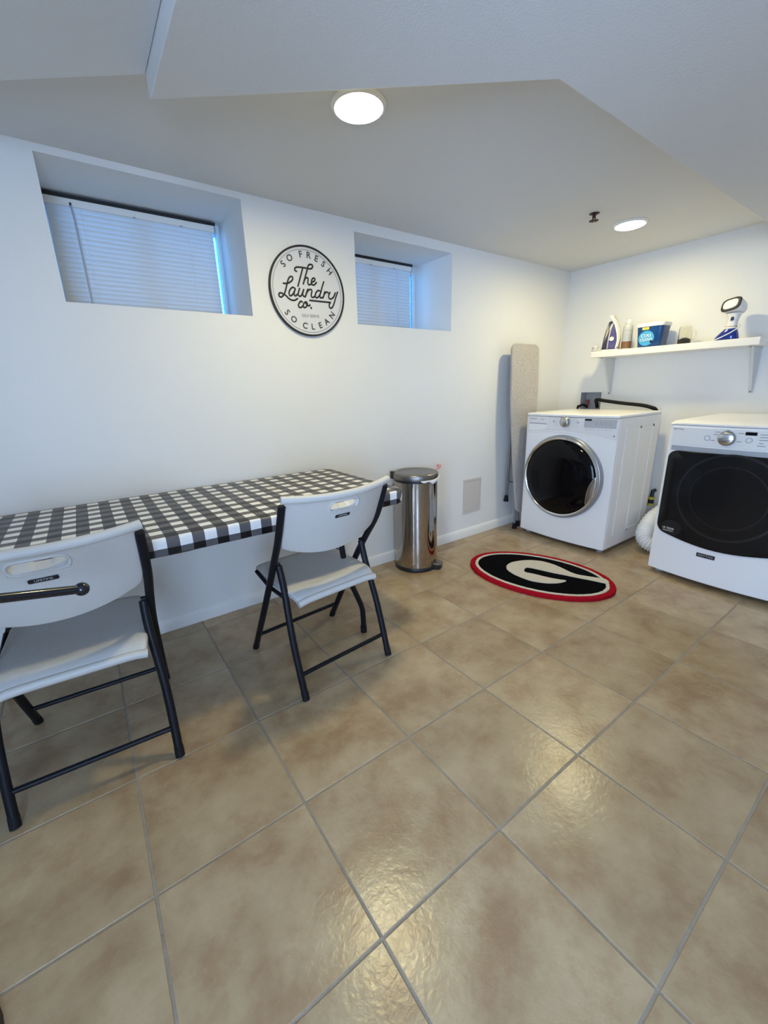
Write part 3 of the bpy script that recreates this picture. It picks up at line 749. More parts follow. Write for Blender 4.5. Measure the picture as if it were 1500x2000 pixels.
# ------------------------------------------------------------------ step trash can
cx, cy, cr = -1.878, -0.172, 0.146
t = thing('trash_can', 'tall round stainless steel step trash can against the wall', 'trash can', (cx, cy, 0))
B().lathe([(cr + 0.002, 0.0), (cr + 0.004, 0.008), (cr + 0.003, 0.026), (cr - 0.002, 0.030)], (cx, cy, 0), n=56).build('base_ring', M_BLACK, t)
B().lathe([(cr - 0.001, 0.0285), (cr - 0.001, 0.615)], (cx, cy, 0), n=72).build('body', M_STEEL, t)
B().lathe([(cr - 0.004, 0.6155), (cr + 0.001, 0.6155), (cr + 0.001, 0.632), (cr - 0.004, 0.632)], (cx, cy, 0), n=56).build('rim', M_BLACK, t)
ld = B().lathe([(cr + 0.003, 0.6325), (cr + 0.004, 0.640), (cr + 0.003, 0.662), (cr - 0.002, 0.669), (cr - 0.012, 0.671), (cr - 0.022, 0.668), (0.0, 0.672)], (cx, cy, 0), n=72).build('lid', M_STEELD, t)
hx0, hy0 = cx - 0.115, cy + 0.098
B().box(hx0 - 0.012, hx0 + 0.012, hy0 - 0.02, hy0 + 0.02, 0.622, 0.672).build('hinge', M_BLACK, t, bevel=0.004)
# pedal on the right front
pa = math.radians(-62); pdx, pdy = math.cos(pa), math.sin(pa); pnx, pny = -pdy, pdx
pd = B().prism([(0.125, -0.040), (0.178, -0.036), (0.190, -0.02), (0.192, 0.02), (0.178, 0.036), (0.125, 0.040)], lambda u, v, d: (cx + pdx * u + pnx * v, cy + pdy * u + pny * v, d), 0.030, 0.044).build('pedal', M_STEELD, t, bevel=0.004)
B().prism([(0.128, -0.043), (0.176, -0.038), (0.186, -0.02), (0.186, 0.02), (0.176, 0.038), (0.128, 0.043)], lambda u, v, d: (cx + pdx * u + pnx * v, cy + pdy * u + pny * v, d), 0.0, 0.0295).build('pedal_housing', M_BLACK, t, bevel=0.003)
# information sticker, wrapped on the body
M_STK = mat('grey_sticker', (0.24, 0.245, 0.26, 1), 0.4, noise=0.05)
a0 = math.radians(-93); a1 = math.radians(-77)
def onb(u, v, d): a = u; return (cx + (cr + d) * math.cos(a), cy + (cr + d) * math.sin(a), v)
b = B()
b.slab(lambda u, v: Vector(onb(a0 + (a1 - a0) * u + 0.0, 0.285 + 0.22 * v, 0.0014)), lambda u, v: Vector(onb(a0 + (a1 - a0) * u, 0.285 + 0.22 * v, 0.0)), 6, 2)
stk = b.build('sticker', M_STK, t)
b = B()
for z0_, z1_, w0, w1 in ((0.295, 0.300, .2, .8), (0.31, 0.314, .2, .8), (0.36, 0.374, .15, .6), (0.395, 0.399, .3, .8), (0.41, 0.414, .3, .8), (0.425, 0.429, .3, .8), (0.455, 0.459, .2, .7), (0.47, 0.474, .2, .7)):
    b.slab(lambda u, v: Vector(onb(a0 + (a1 - a0) * (w0 + (w1 - w0) * u), z0_ + (z1_ - z0_) * v, 0.0020)), lambda u, v: Vector(onb(a0 + (a1 - a0) * (w0 + (w1 - w0) * u), z0_ + (z1_ - z0_) * v, 0.0013)), 3, 1)
b.build('sticker_print', M_GREYTXT, stk)
# liner bag edge poking out under the lid, with its pink tie
M_BAG = mat('white_bag_film', (0.80, 0.78, 0.77, 1), 0.4, noise=0.03, bump=0.3, bscale=60)
M_PINK = mat('pink_tie', (0.72, 0.33, 0.34, 1), 0.45, noise=0.05)
bg_t = thing('bin_liner', 'white bin liner edge poking out under the trash can lid', 'bag', (cx + 0.1, cy - 0.12, 0.6))
def bag(off):
    def f(u, v):
        a = math.radians(-118 + 105 * u)
        rr = cr + 0.0045 + 0.010 * u * math.sin(3.1 * v) + off
        top = 0.634 + 0.026 * max(0, u - .35); bot = 0.630 - 0.020 * math.sin(math.pi * min(1, u * 1.1)) - 0.006 * math.sin(u * 23)
        return Vector((cx + rr * math.cos(a), cy + rr * math.sin(a), bot + (top - bot) * v))
    return f
B().slab(bag(0.0015), bag(0), 28, 4).build('film', M_BAG, bg_t)
a = math.radians(-10)
Pt = [(cx + (cr + 0.004) * math.cos(a), cy + (cr + 0.004) * math.sin(a), 0.652), (cx + cr + 0.020, cy - 0.022, 0.664), (cx + cr + 0.038, cy - 0.022, 0.674), (cx + cr + 0.056, cy - 0.014, 0.674), (cx + cr + 0.060, cy - 0.010, 0.688), (cx + cr + 0.040, cy - 0.016, 0.684)]
B().tube(smooth_path(Pt, 5), lambda s: 0.005 + 0.008 * s, 8).build('tie', M_PINK, bg_t)

# ------------------------------------------------------------------ ironing board
M_COVER = mat('board_cover_fabric', (0.44, 0.415, 0.395, 1), 0.9, noise=0.5, nscale=110, bump=0.25, bscale=320)
M_LEGG = mat('grey_steel_tube', (0.20, 0.215, 0.25, 1), 0.35, 0.3, noise=0.05)
t = thing('ironing_board', 'folded ironing board with grey speckled cover standing in the corner', 'ironing board', (-0.70, -0.12, 0))
zb_, zt_ = 0.150, 1.508
def half(v):       # half width up the board
    q = (v - zb_) / (zt_ - zb_)
    w = 0.06 + 0.110 * min(1.0, q / 0.68) ** 0.75
    top = (zt_ - v)
    if top < 0.055: w = w - 0.055 + math.sqrt(max(0, 0.055 ** 2 - (0.055 - top) ** 2))
    if v - zb_ < 0.05: w *= math.sqrt(max(0.0, 1 - (1 - (v - zb_) / 0.05) ** 2)) * 0.999 + 0.001
    return max(w, 0.002)
zs = [zb_ + 0.05 * (1 - math.cos(k / 6 * math.pi / 2)) for k in range(6)] + [zb_ + 0.05 + (zt_ - zb_ - 0.105) * k / 24 for k in range(25)] + [zt_ - 0.055 + 0.055 * math.sin(k / 7 * math.pi / 2) for k in range(1, 8)]
cxb = lambda v: -0.690 + 0.006 * (1 - (v - zb_) / 1.36)
yb_ = lambda v: -0.150 + 0.055 * (v - zb_) / (zt_ - zb_)
outl = [(cxb(v) + half(v), v) for v in zs] + [(cxb(v) - half(v), v) for v in reversed(zs)]
B().prism(outl, lambda u, v, d: (u, yb_(v) + d, v), -0.014, 0.004).build('cover', M_COVER, t, bevel=0.005, sharp=50)
inn = [(cxb(v) + max(0.002, half(v) - 0.012), v) for v in zs[3:-2]] + [(cxb(v) - max(0.002, half(v) - 0.012), v) for v in reversed(zs[3:-2])]
B().prism(inn, lambda u, v, d: (u, yb_(v) + d, v), 0.0045, 0.012).build('underside', M_LEGG, t)
l1 = B().tube([(-0.775, -0.073, 1.05), (-0.770, -0.070, 0.70), (-0.742, -0.040, 0.275)], 0.010, 10).build('leg', M_LEGG, t)
B().tube([(-0.743, -0.041, 0.290), (-0.738, -0.036, 0.235)], lambda s: 0.013 + 0.010 * s, 10).build('foot_cap', M_RUBBER, l1)
l2 = B().tube([(-0.712, -0.115, 0.60), (-0.716, -0.122, 0.30), (-0.718, -0.124, 0.02)], 0.010, 10).build('leg', M_LEGG, t)
B().tube([(-0.7175, -0.1235, 0.048), (-0.7185, -0.1245, 0.0)], lambda s: 0.014 + 0.008 * s, 10).build('foot_cap', M_RUBBER, l2)
B().tube([(-0.765, -0.065, 0.42), (-0.70, -0.08, 0.40)], 0.006, 8).build('cross_bar', M_LEGG, t)
l3 = B().tube([(-0.60, -0.080, 1.0), (-0.63, -0.085, 0.45), (-0.64, -0.10, 0.03)], 0.010, 10).build('leg', M_LEGG, t)
B().tube([(-0.640, -0.0995, 0.05), (-0.641, -0.1005, 0.0)], lambda s: 0.014 + 0.006 * s, 10).build('foot_cap', M_RUBBER, l3)

# ------------------------------------------------------------------ washing machine
WY0, WY1, WF, WB = -0.905, -0.196, -0.712, -0.100
wc, wh = (WY0 + WY1) / 2, (WY1 - WY0) / 2
def wbow(y): return -0.030 * (1 - ((y - wc) / wh) ** 2)
t = thing('washing_machine', 'white front loading washing machine with chrome ringed black round door', 'washing machine', ((WF + WB) / 2, wc, 0))
B().box(WF, WB, WY0, WY1, 0.028, 0.968).build('cabinet', M_APPL, t, bevel=0.008)
B().slab(lambda u, v: Vector((WF - 0.022 + wbow(WY0 + (WY1 - WY0) * u), WY0 + (WY1 - WY0) * u, 0.030 + 0.936 * v)),
         lambda u, v: Vector((WF - 0.0005, WY0 + (WY1 - WY0) * u, 0.030 + 0.936 * v)), 20, 2).build('front_panel', M_APPL, t, bevel=0.006, sharp=25)
def wtop(off):
    def f(u, v):
        y = WY0 - 0.001 + (WY1 - WY0 + 0.002) * u
        xf = WF - 0.026 + wbow(y)
        return Vector((xf + (WB - xf) * v, y, off))
    return f
tp = B().slab(wtop(0.990), wtop(0.9685), 20, 6).build('top_panel', M_APPL, t, bevel=0.008, seg=3)
def wf(y, z, d): return Vector((WF - 0.022 + wbow(y) - d, y, z))
arch = lambda y: 0.873 - 0.045 * ((y + 0.50) / 0.40) ** 2
def strip(b, y0, y1, z0, z1, d0, d1, n=12):
    fz0 = z0 if callable(z0) else (lambda y: z0); fz1 = z1 if callable(z1) else (lambda y: z1)
    def s(d):
        return lambda u, v: wf(y0 + (y1 - y0) * u, fz0(y0 + (y1 - y0) * u) + (fz1(y0 + (y1 - y0) * u) - fz0(y0 + (y1 - y0) * u)) * v, d)
    return b.slab(s(d1), s(d0), n, 2)
cp = strip(B(), WY0 + 0.004, -0.410, arch, 0.966, -0.002, 0.005).build('control_panel', M_APPL2, t, bevel=0.002)
dr = strip(B(), -0.406, WY1 - 0.004, lambda y: max(arch(y), 0.842), 0.966, -0.002, 0.006).build('detergent_drawer', M_APPL2, t, bevel=0.003)
strip(B(), -0.388, -0.226, lambda y: 0.872 - 0.02 * ((y + 0.39) / 0.16), 0.910, 0.0055, 0.0075).build('handle', M_APPL, dr, bevel=0.001)
strip(B(), -0.390, -0.224, 0.909, 0.918, 0.0055, 0.0072).build('handle_recess', M_APPGR, dr)  # raised grey strip, colours in the shade at the top of the handle scoop
strip(B(), WY0 + 0.004, WY1 - 0.004, lambda y: arch(y) - 0.016, lambda y: arch(y) - 0.002, -0.002, 0.0045).build('arch_trim', M_APPL, t, bevel=0.002)
kb = B().lathe([(0.040, 0.0), (0.040, -0.010), (0.036, -0.014), (0.036, -0.006)], wf(-0.542, 0.935, 0.004), axis='X', n=36).build('knob', M_CHROME, t)
B().lathe([(0.035, -0.003), (0.033, -0.024), (0.028, -0.028), (0.0, -0.029)], wf(-0.542, 0.935, 0.004), axis='X', n=36).build('knob_cap', M_SILVER, kb)
strip(B(), -0.732, -0.686, 0.950, 0.962, 0.0045, 0.0062).build('display', M_BLACKGL, cp)
strip(B(), -0.893, -0.682, lambda y: 0.902 , 0.963, 0.0045, 0.0055).build('touch_panel', mat('touch_panel_grey', (0.50, 0.51, 0.54, 1), 0.3, noise=0.01), cp)
b = B()
for k in range(4):
    strip(b, -0.775 - k * 0.029, -0.757 - k * 0.029, 0.920, 0.944, 0.0054, 0.0060, 2)
b.build('touch_buttons', M_LTXT, cp)
b = B()
for k in range(5):
    for s_ in (-1, 1): strip(b, -0.542 + s_ * 0.075 - 0.018, -0.542 + s_ * 0.075 + 0.018, 0.903 + k * 0.0135, 0.9045 + k * 0.0135, 0.0048, 0.0053, 2)
for k in range(7): strip(b, -0.71 - k * 0.026, -0.692 - k * 0.026, 0.888, 0.8905, 0.0048, 0.0053, 2)
b.build('cycle_print', M_LTXT, cp)
for yy in (-0.447, -0.637):
    B().lathe([(0.008, 0.0), (0.007, -0.003), (0.0, -0.0035)], wf(yy, 0.935, 0.005), axis='X', n=16).build('button', M_LTXT, cp)
B().lathe([(0.006, 0.0), (0.0, -0.003)], wf(-0.885, 0.853, 0.005), axis='X', n=14).build('button', M_GREYTXT, cp)
text('brand_lettering', 'Whirlpool', 0.016, M_LTXT, dr, wf(-0.262, 0.948, 0.0070), (-0.138, -1, 0), (0, 0, 1))
text('series_lettering', 'Duet', 0.016, M_LTXT, dr, wf(-0.350, 0.948, 0.0070), (-0.095, -1, 0), (0, 0, 1))
# door
dcy, dcz, dx = -0.5405, 0.5265, WF - 0.050
dr_ = B().lathe([(0.314, 0.022), (0.314, -0.004), (0.308, -0.016), (0.298, -0.020), (0.290, -0.018), (0.270, 0.010)], (dx, dcy, dcz), axis='X', n=80).build('door', mat('door_ring_grey', (0.33, 0.34, 0.37, 1), 0.3, 0.5, noise=0.02), t)
B().lathe([(0.2975, -0.018), (0.2965, -0.029), (0.290, -0.034), (0.282, -0.031), (0.276, -0.018)], (dx, dcy, dcz), axis='X', n=80).build('chrome_ring', M_CHROME, dr_)
B().lathe([(0.2775, -0.014), (0.276, -0.027), (0.262, -0.036), (0.22, -0.047), (0.15, -0.055), (0.07, -0.0585), (0.0, -0.0595)], (dx, dcy, dcz), axis='X', n=80).build('door_glass', M_BLACKGL, dr_)
b = B()
hp = []
for k in range(15):
    a = math.radians(-27 + 44 * k / 14 - 8); hp.append((0.292, a))
poly = [(-0.292 * math.cos(a), 0.292 * math.sin(a)) for _, a in hp] + [(-(0.292 - 0.050 * math.sin(math.pi * (k + 0.5) / 15) ** 0.7) * math.cos(hp[k][1]), (0.292 - 0.050 * math.sin(math.pi * (k + 0.5) / 15) ** 0.7) * math.sin(hp[k][1])) for k in range(14, -1, -1)]
b.prism(poly, lambda u, v, d: (dx + d, dcy + u, dcz + v), -0.020, -0.046).build('door_handle', M_CHROME, dr_, bevel=0.006, seg=3, sharp=60)
# embossed right side
b = B()
for (z0_, z1_, x0_, x1_) in ((0.12, 0.90, -0.62, -0.60), (0.12, 0.90, -0.42, -0.405), (0.12, 0.90, -0.22, -0.20), (0.12, 0.135, -0.60, -0.20), (0.885, 0.90, -0.60, -0.20)):
    b.box(x0_, x1_, WY0 - 0.0025, WY0 + 0.001, z0_, z1_)
b.build('side_emboss', M_APPL, t)
for xx in (WF + 0.03, WB - 0.05):
    for yy in (WY0 + 0.05, WY1 - 0.05):
        B().lathe([(0.020, 0.0), (0.020, 0.010), (0.010, 0.012), (0.010, 0.0285)], (xx, yy, 0), n=16).build('foot', M_APPGR, t)

# ------------------------------------------------------------------ dryer
DY0, DY1, DF, DB = -1.912, -1.213, -0.735, -0.055
dc, dh = (DY0 + DY1) / 2, (DY1 - DY0) / 2
def dbow(y): return -0.034 * (1 - ((y - dc) / dh) ** 2)
t = thing('clothes_dryer', 'white clothes dryer with wide black glass door, cut by right edge', 'dryer', ((DF + DB) / 2, dc, 0))
B().box(DF, DB, DY0, DY1, 0.026, 0.950).build('cabinet', M_APPL, t, bevel=0.008)
B().slab(lambda u, v: Vector((DF - 0.020 + dbow(DY0 + (DY1 - DY0) * u), DY0 + (DY1 - DY0) * u, 0.030 + 0.918 * v)),
         lambda u, v: Vector((DF - 0.0005, DY0 + (DY1 - DY0) * u, 0.030 + 0.918 * v)), 20, 2).build('front_panel', M_APPL, t, bevel=0.006, sharp=25)
def dtop(k):
    def f(u, v):
        y = DY0 - 0.001 + (DY1 - DY0 + 0.002) * u; xf = DF - 0.021 + dbow(y)
        q = max(0, 1 - v / 0.10)
        z = 0.978 - 0.018 * q ** 2 - 0.010 * (2 * abs(u - 0.5)) ** 14
        return Vector((xf + (DB - xf) * v, y, z if k else 0.9505))
    return f
B().slab(dtop(1), dtop(0), 24, 20).build('top_panel', M_APPL, t, bevel=0.003, seg=2)
def df(y, z, d): return Vector((DF - 0.020 + dbow(y) - d, y, z))
def dstrip(b, y0, y1, z0, z1, d0, d1, n=14, m_=2):
    fz0 = z0 if callable(z0) else (lambda y: z0); fz1 = z1 if callable(z1) else (lambda y: z1)
    def s(d):
        return lambda u, v: df(y0 + (y1 - y0) * u, fz0(y0 + (y1 - y0) * u) + (fz1(y0 + (y1 - y0) * u) - fz0(y0 + (y1 - y0) * u)) * v, d)
    return b.slab(s(d1), s(d0), n, m_)
dp = dstrip(B(), DY0 + 0.018, DY1 - 0.018, 0.838, 0.938, -0.002, 0.004).build('control_panel', M_APPL2, t, bevel=0.002)
kn = B().lathe([(0.041, 0.0), (0.041, -0.006), (0.038, -0.012), (0.038, -0.002)], df(-1.505, 0.890, 0.003), axis='X', n=36).build('knob', M_SILVER, dp)
b = B().lathe([(0.0375, -0.004), (0.036, -0.022), (0.030, -0.026), (0.0, -0.024)], df(-1.505, 0.890, 0.003), axis='X', n=36).build('knob_cap', mat('spun_metal', (0.62, 0.62, 0.64, 1), 0.2, 1.0, aniso=0.8), kn)
for yy, zz in ((-1.415, 0.885), (-1.600, 0.886)):
    bt = B().lathe([(0.0145, 0.0), (0.0145, -0.004), (0.0115, -0.004), (0.0115, -0.001)], df(yy, zz, 0.0035), axis='X', n=28).build('button', M_APPGR, dp)
    B().lathe([(0.011, 0.0), (0.011, -0.0035), (0.0, -0.0040)], df(yy, zz, 0.0035), axis='X', n=28).build('button_cap', M_APPL2, bt)
dstrip(B(), -1.628, -1.580, 0.912, 0.929, 0.0035, 0.0055, 4).build('display', M_BLACKGL, dp)
b = B()
for (ya, yb2, zz) in ((-1.470, -1.446, 0.921), (-1.462, -1.442, 0.907), (-1.452, -1.432, 0.874), (-1.512, -1.495, 0.936 - 0.004), (-1.575, -1.55, 0.920), (-1.570, -1.548, 0.876), (-1.68, -1.640, 0.918), (-1.68, -1.640, 0.904), (-1.68, -1.640, 0.890), (-1.66, -1.642, 0.873), (-1.67, -1.636, 0.860),
                       (-1.74, -1.70, 0.918), (-1.74, -1.70, 0.904), (-1.74, -1.70, 0.890), (-1.74, -1.70, 0.875)):
    dstrip(b, ya, yb2, zz - 0.0015, zz + 0.0015, 0.0038, 0.0043, 2, 1)
b.build('panel_print', M_GREYTXT, dp)
text('brand_lettering', 'MAYTAG', 0.0135, M_GREYTXT, dp, df(-1.262, 0.925, 0.0046), (-0.167, -1, 0), (0, 0, 1), xs=1.05)
# door: rounded black glass with a drooping lower edge
def d_out():
    y0, y1 = DY0 + 0.022, DY1 - 0.020
    pts = []
    r_ = 0.045
    for k in range(7):                       # top left corner (viewer's left = y1)
        a = math.radians(0 + 90 * k / 6); pts.append((y1 - r_ + r_ * math.cos(a), 0.800 - r_ + r_ * math.sin(a)))
    for k in range(1, 12):
        u = k / 12; pts.append((y1 - r_ + (y0 + r_ - (y1 - r_)) * u, 0.800 + 0.004 * math.sin(math.pi * u)))
    for k in range(7):
        a = math.radians(90 + 90 * k / 6); pts.append((y0 + r_ + r_ * math.cos(a), 0.800 - r_ + r_ * math.sin(a)))
    zz = lambda u: 0.300 - 0.052 * math.sin(math.pi * u) ** 0.8
    r2 = 0.06
    for k in range(7):
        a = math.radians(180 + 75 * k / 6); pts.append((y0 + r2 + r2 * math.cos(a), 0.345 + r2 * math.sin(a)))
    for k in range(1, 14):
        u = k / 14; pts.append((y0 + r2 * 0.75 + (y1 - y0 - r2 * 1.5) * u, 0.287 - 0.040 * math.sin(math.pi * u)))
    for k in range(7):
        a = math.radians(285 + 75 * k / 6); pts.append((y1 - r2 + r2 * math.cos(a), 0.345 + r2 * math.sin(a)))
    return pts
DO = d_out()
def fan(poly, d0, d1, grow=1.0):
    """bowed plate: rings shrinking to the centre so that it follows the curved front"""
    b = B(); cyy, czz = dc, 0.545; n = len(poly); V = []; F = []
    R_ = (1.0, 0.985, 0.8, 0.6, 0.4, 0.2)
    for s_, dd in ((R_[0], d0),) + tuple((r, d1 - (0.004 if i == 0 else 0)) for i, r in enumerate(R_)):
        for (y, z) in poly:
            V.append(df(cyy + (y - cyy) * s_ * grow, czz + (z - czz) * s_ * grow, dd))
    V.append(df(cyy, czz, d1))
    k = len(R_) + 1
    for i in range(k - 1):
        for j in range(n):
            l = (j + 1) % n; F.append((i * n + j, i * n + l, (i + 1) * n + l, (i + 1) * n + j))
    for j in range(n): F.append(((k - 1) * n + j, (k - 1) * n + (j + 1) % n, len(V) - 1))
    return b.add(V, F)
dd_ = fan(DO, 0.0005, 0.016).build('door', M_DRYGL, t, sharp=40)
dstrip(B(), DY0 + 0.030, DY1 - 0.024, 0.801, 0.830, 0.0005, 0.0030).build('door_grip_shadow_gap', M_APPGR, t, bevel=0.001)
def dring(r0_, r1_, m_, name, d=0.0165, cyy=dc, czz=0.560):
    b = B(); n = 64; V = []; F = []
    for i, rr in enumerate((r0_, r1_)):
        for k in range(n):
            a = 2 * math.pi * k / n; V.append(df(cyy + rr * math.cos(a), czz + rr * math.sin(a), d))
    for k in range(n): F.append((k, (k + 1) % n, n + (k + 1) % n, n + k))
    return b.add(V, F).build(name, m_, dd_)
dring(0.236, 0.248, M_DRYRING, 'drum_ring')
dring(0.175, 0.180, M_DRYRING, 'drum_ring')
# round sticker in the lower left of the door
scy, scz = -1.318, 0.330
b = B(); n = 40; V = [df(scy, scz, 0.0172)]; F = []
for k in range(n):
    a = 2 * math.pi * k / n; V.append(df(scy + 0.058 * math.cos(a), scz + 0.048 * math.sin(a), 0.0172))
for k in range(n): F.append((0, 1 + k, 1 + (k + 1) % n))
sk = b.add(V, F).build('warranty_sticker', M_BLACK, dd_)
text('sticker_lettering', '10 YEAR', 0.019, M_WHITE, sk, df(-1.303, 0.322, 0.0184), (-0.145, -1, 0), (0, 0, 1))
text('sticker_lettering', 'LIMITED PARTS', 0.009, M_WHITE, sk, df(-1.303, 0.307, 0.0184), (-0.145, -1, 0), (0, 0, 1))
bd = dstrip(B(), -1.563, -1.472, 0.190, 0.214, 0.0005, 0.004, 4).build('badge', M_BLACK, t, bevel=0.001)
text('badge_lettering', 'MAYTAG', 0.0185, M_LTXT, bd, df(-1.5175, 0.202, 0.0045), (0, -1, 0), (0, 0, 1))
for xx in (DF + 0.04, DB - 0.05):
    for yy in (DY0 + 0.05, DY1 - 0.05):
        B().lathe([(0.020, 0.0), (0.020, 0.010), (0.010, 0.012), (0.010, 0.0265)], (xx, yy, 0), n=16).build('foot', M_APPGR, t)

# ------------------------------------------------------------------ dryer duct and gas connector between the machines
M_DUCT = mat('white_duct_vinyl', (0.72, 0.74, 0.76, 1), 0.4, noise=0.03, bump=0.2, bscale=90)
P = smooth_path([(-0.060, -1.090, 0.30), (-0.16, -1.060, 0.27), (-0.29, -1.030, 0.215), (-0.40, -1.030, 0.145), (-0.445, -1.060, 0.092), (-0.44, -1.110, 0.066), (-0.41, -1.150, 0.062)], 14)
n_ = len(P)
duct = B().tube(P, lambda s: 0.053 + 0.0055 * math.cos(s * 2 * math.pi * 26), 18).build('dryer_duct', M_DUCT, origin=(-0.25, -1.06, 0.0))
tag(duct, 'white ribbed flexible dryer duct between the two machines', 'duct')
M_YEL = mat('yellow_tape', (0.55, 0.45, 0.06, 1), 0.5, noise=0.1)
gy_ = -0.908
t = thing('gas_connector', 'yellow banded black connector behind the washer above the duct', 'valve', (-0.03, gy_, 0.25))
B().tube([(-0.006, gy_, 0.365), (-0.042, gy_, 0.365), (-0.050, gy_, 0.320)], 0.014, 12).build('elbow', M_BLACK, t)
B().lathe([(0.022, 0.300), (0.022, 0.320)], (-0.050, gy_, 0), n=18).build('band', M_YEL, t)
B().lathe([(0.020, 0.268), (0.020, 0.2995)], (-0.050, gy_, 0), n=18).build('nut', M_BLACK, t)
B().lathe([(0.022, 0.250), (0.022, 0.2675)], (-0.050, gy_, 0), n=18).build('band', M_YEL, t)

# ------------------------------------------------------------------ washer outlet box and hoses
M_BOXG = mat('outlet_box_grey', (0.42, 0.43, 0.46, 1), 0.5, noise=0.02)
t = thing('outlet_box', 'grey recessed washer outlet box in the wall', 'outlet box', (0, -0.298, OB[2]))
b = B(); b.box(0.085, 0.09, OB[0], OB[1], OB[2], OB[3])
b.box(-0.002, 0.085, OB[0], OB[0] + 0.004, OB[2], OB[3]); b.box(-0.002, 0.085, OB[1] - 0.004, OB[1], OB[2], OB[3])
b.box(-0.002, 0.085, OB[0], OB[1], OB[2], OB[2] + 0.004); b.box(-0.002, 0.085, OB[0], OB[1], OB[3] - 0.004, OB[3])
b.build('housing', M_BOXG, t)
b = B()
for c in holed(OB[0] - 0.012, OB[1] + 0.012, OB[2] - 0.012, OB[3] + 0.012, [(OB[0] + 0.002, OB[1] - 0.002, OB[2] + 0.002, OB[3] - 0.002)]): b.box(-0.006, -0.0025, c[0], c[1], c[2], c[3])
b.build('faceplate', M_TRIM, t)
M_RED = mat('valve_red', (0.25, 0.03, 0.02, 1), 0.4, noise=0.05)
B().lathe([(0.011, 1.0), (0.011, 1.045), (0.015, 1.047), (0.015, 1.062)], (0.04, -0.25, 0), n=14).build('valve', M_RED, t)
hose = B().tube(smooth_path([(0.03, -0.345, 1.000), (0.005, -0.350, 1.035), (-0.04, -0.365, 1.060), (-0.075, -0.40, 1.066), (-0.08, -0.46, 1.058), (-0.075, -0.60, 1.040), (-0.07, -0.74, 1.026), (-0.065, -0.81, 1.010), (-0.052, -0.845, 0.985), (-0.045, -0.850, 0.90), (-0.042, -0.84, 0.40)], 6), 0.0135, 12).build('drain_hose', M_RUBBER, origin=(-0.06, -0.55, 0.5))
tag(hose, 'thick black drain hose arching behind the washer top', 'hose')
hose = B().tube(smooth_path([(0.04, -0.25, 1.000), (-0.01, -0.245, 1.020), (-0.05, -0.235, 1.012), (-0.07, -0.225, 0.97), (-0.05, -0.225, 0.60)], 6), 0.010, 10).build('supply_hose', M_RUBBER, origin=(-0.04, -0.23, 0.6))
tag(hose, 'thin black supply hose at the red valve in the outlet box', 'hose')

# ------------------------------------------------------------------ wall shelf
SHZ0, SHZ1, SHY0, SHY1, SHX = 1.393, 1.437, -1.424, -0.392, -0.250
t = thing('wall_shelf', 'white wall shelf on two brackets above the washer', 'shelf', (0, (SHY0 + SHY1) / 2, SHZ0))
B().box(SHX, -0.001, SHY0, SHY1, SHZ0, SHZ1).build('board', M_SHELF, t, bevel=0.002)
for yy in (-0.452, -1.372):
    br = B().box(-0.004, -0.0005, yy - 0.014, yy + 0.014, SHZ0 - 0.285, SHZ0 - 0.0005).build('bracket', M_BRKT, t)
    B().box(SHX + 0.03, -0.004, yy - 0.014, yy + 0.014, SHZ0 - 0.004, SHZ0 - 0.0005).build('bracket_arm', M_BRKT, br)
    B().prism([(-0.004, SHZ0 - 0.004), (-0.004, SHZ0 - 0.275), (-0.016, SHZ0 - 0.275), (-0.150, SHZ0 - 0.014), (-0.150, SHZ0 - 0.004)], lambda u, v, d: (u, yy + d, v), -0.006, 0.006).build('gusset', M_BRKT, br)
    for (xx, zz) in ((-0.0045, SHZ0 - 0.276),):
        B().lathe([(0.006, 0.0), (0.005, -0.003), (0.0, -0.0035)], (xx - 0.012, yy, zz), axis='X', n=12).build('screw', M_GREYTXT, br)
    B().lathe([(0.006, 0.0), (0.005, -0.003), (0.0, -0.0035)], (SHX + 0.055, yy, SHZ0 - 0.0045), n=12).build('screw', M_GREYTXT, br)

# ------------------------------------------------------------------ things on the shelf
Z0 = SHZ1
M_PURP = mat('iron_purple', (0.085, 0.075, 0.23, 1), 0.25, noise=0.05)
M_NAVY = mat('iron_navy', (0.02, 0.022, 0.07, 1), 0.3, noise=0.05)
M_IWH = mat('iron_white', (0.75, 0.75, 0.76, 1), 0.3, noise=0.02)
ix, iy = -0.150, -0.488
t = thing('steam_iron', 'purple and white steam iron standing upright at the left shelf end', 'iron', (ix, iy, Z0))
def prof_iron(poly, hw, name, m_, xo=0.0, tz=0.0, bev=0.006, par=None):
    # poly in (y offset to the viewer's right, z); rounded slab across x, narrowing with height
    n = len(poly); cyv = sum(p[0] for p in poly) / n; czv = sum(p[1] for p in poly) / n
    V = []; F = []
    for k, (xk, sc) in enumerate(((-1, 0.90), (-0.75, 1.0), (0.75, 1.0), (1, 0.90))):
        for (q, z) in poly:
            q2 = cyv + (q - cyv) * sc; z2 = czv + (z - czv) * sc
            wd = hw * max(0.12, (1 - (max(0, z2) / 0.262) ** 2.2)) if tz else hw
            V.append((ix + xo + xk * wd, iy - q2, Z0 + z2))
    for i in range(3):
        for j in range(n):
            l = (j + 1) % n; F.append((i * n + j, i * n + l, (i + 1) * n + l, (i + 1) * n + j))
    F.append(tuple(range(n))); F.append(tuple(range(3 * n, 4 * n)))
    return B().add(V, F).build(name, m_, par or t, sharp=45)
sole = smooth_path([(0.058, 0.012, 0), (0.064, 0.08, 0), (0.052, 0.15, 0), (0.028, 0.215, 0), (0.004, 0.256, 0), (-0.006, 0.262, 0)], 4)
sol = [(p.x, p.y) for p in sole]
prof_iron(sol + [(a - 0.010, z - 0.002) for a, z in reversed(sol)], 0.058, 'soleplate', mat('soleplate_grey', (0.30, 0.29, 0.28, 1), 0.5, 0.6, noise=0.03), tz=1)
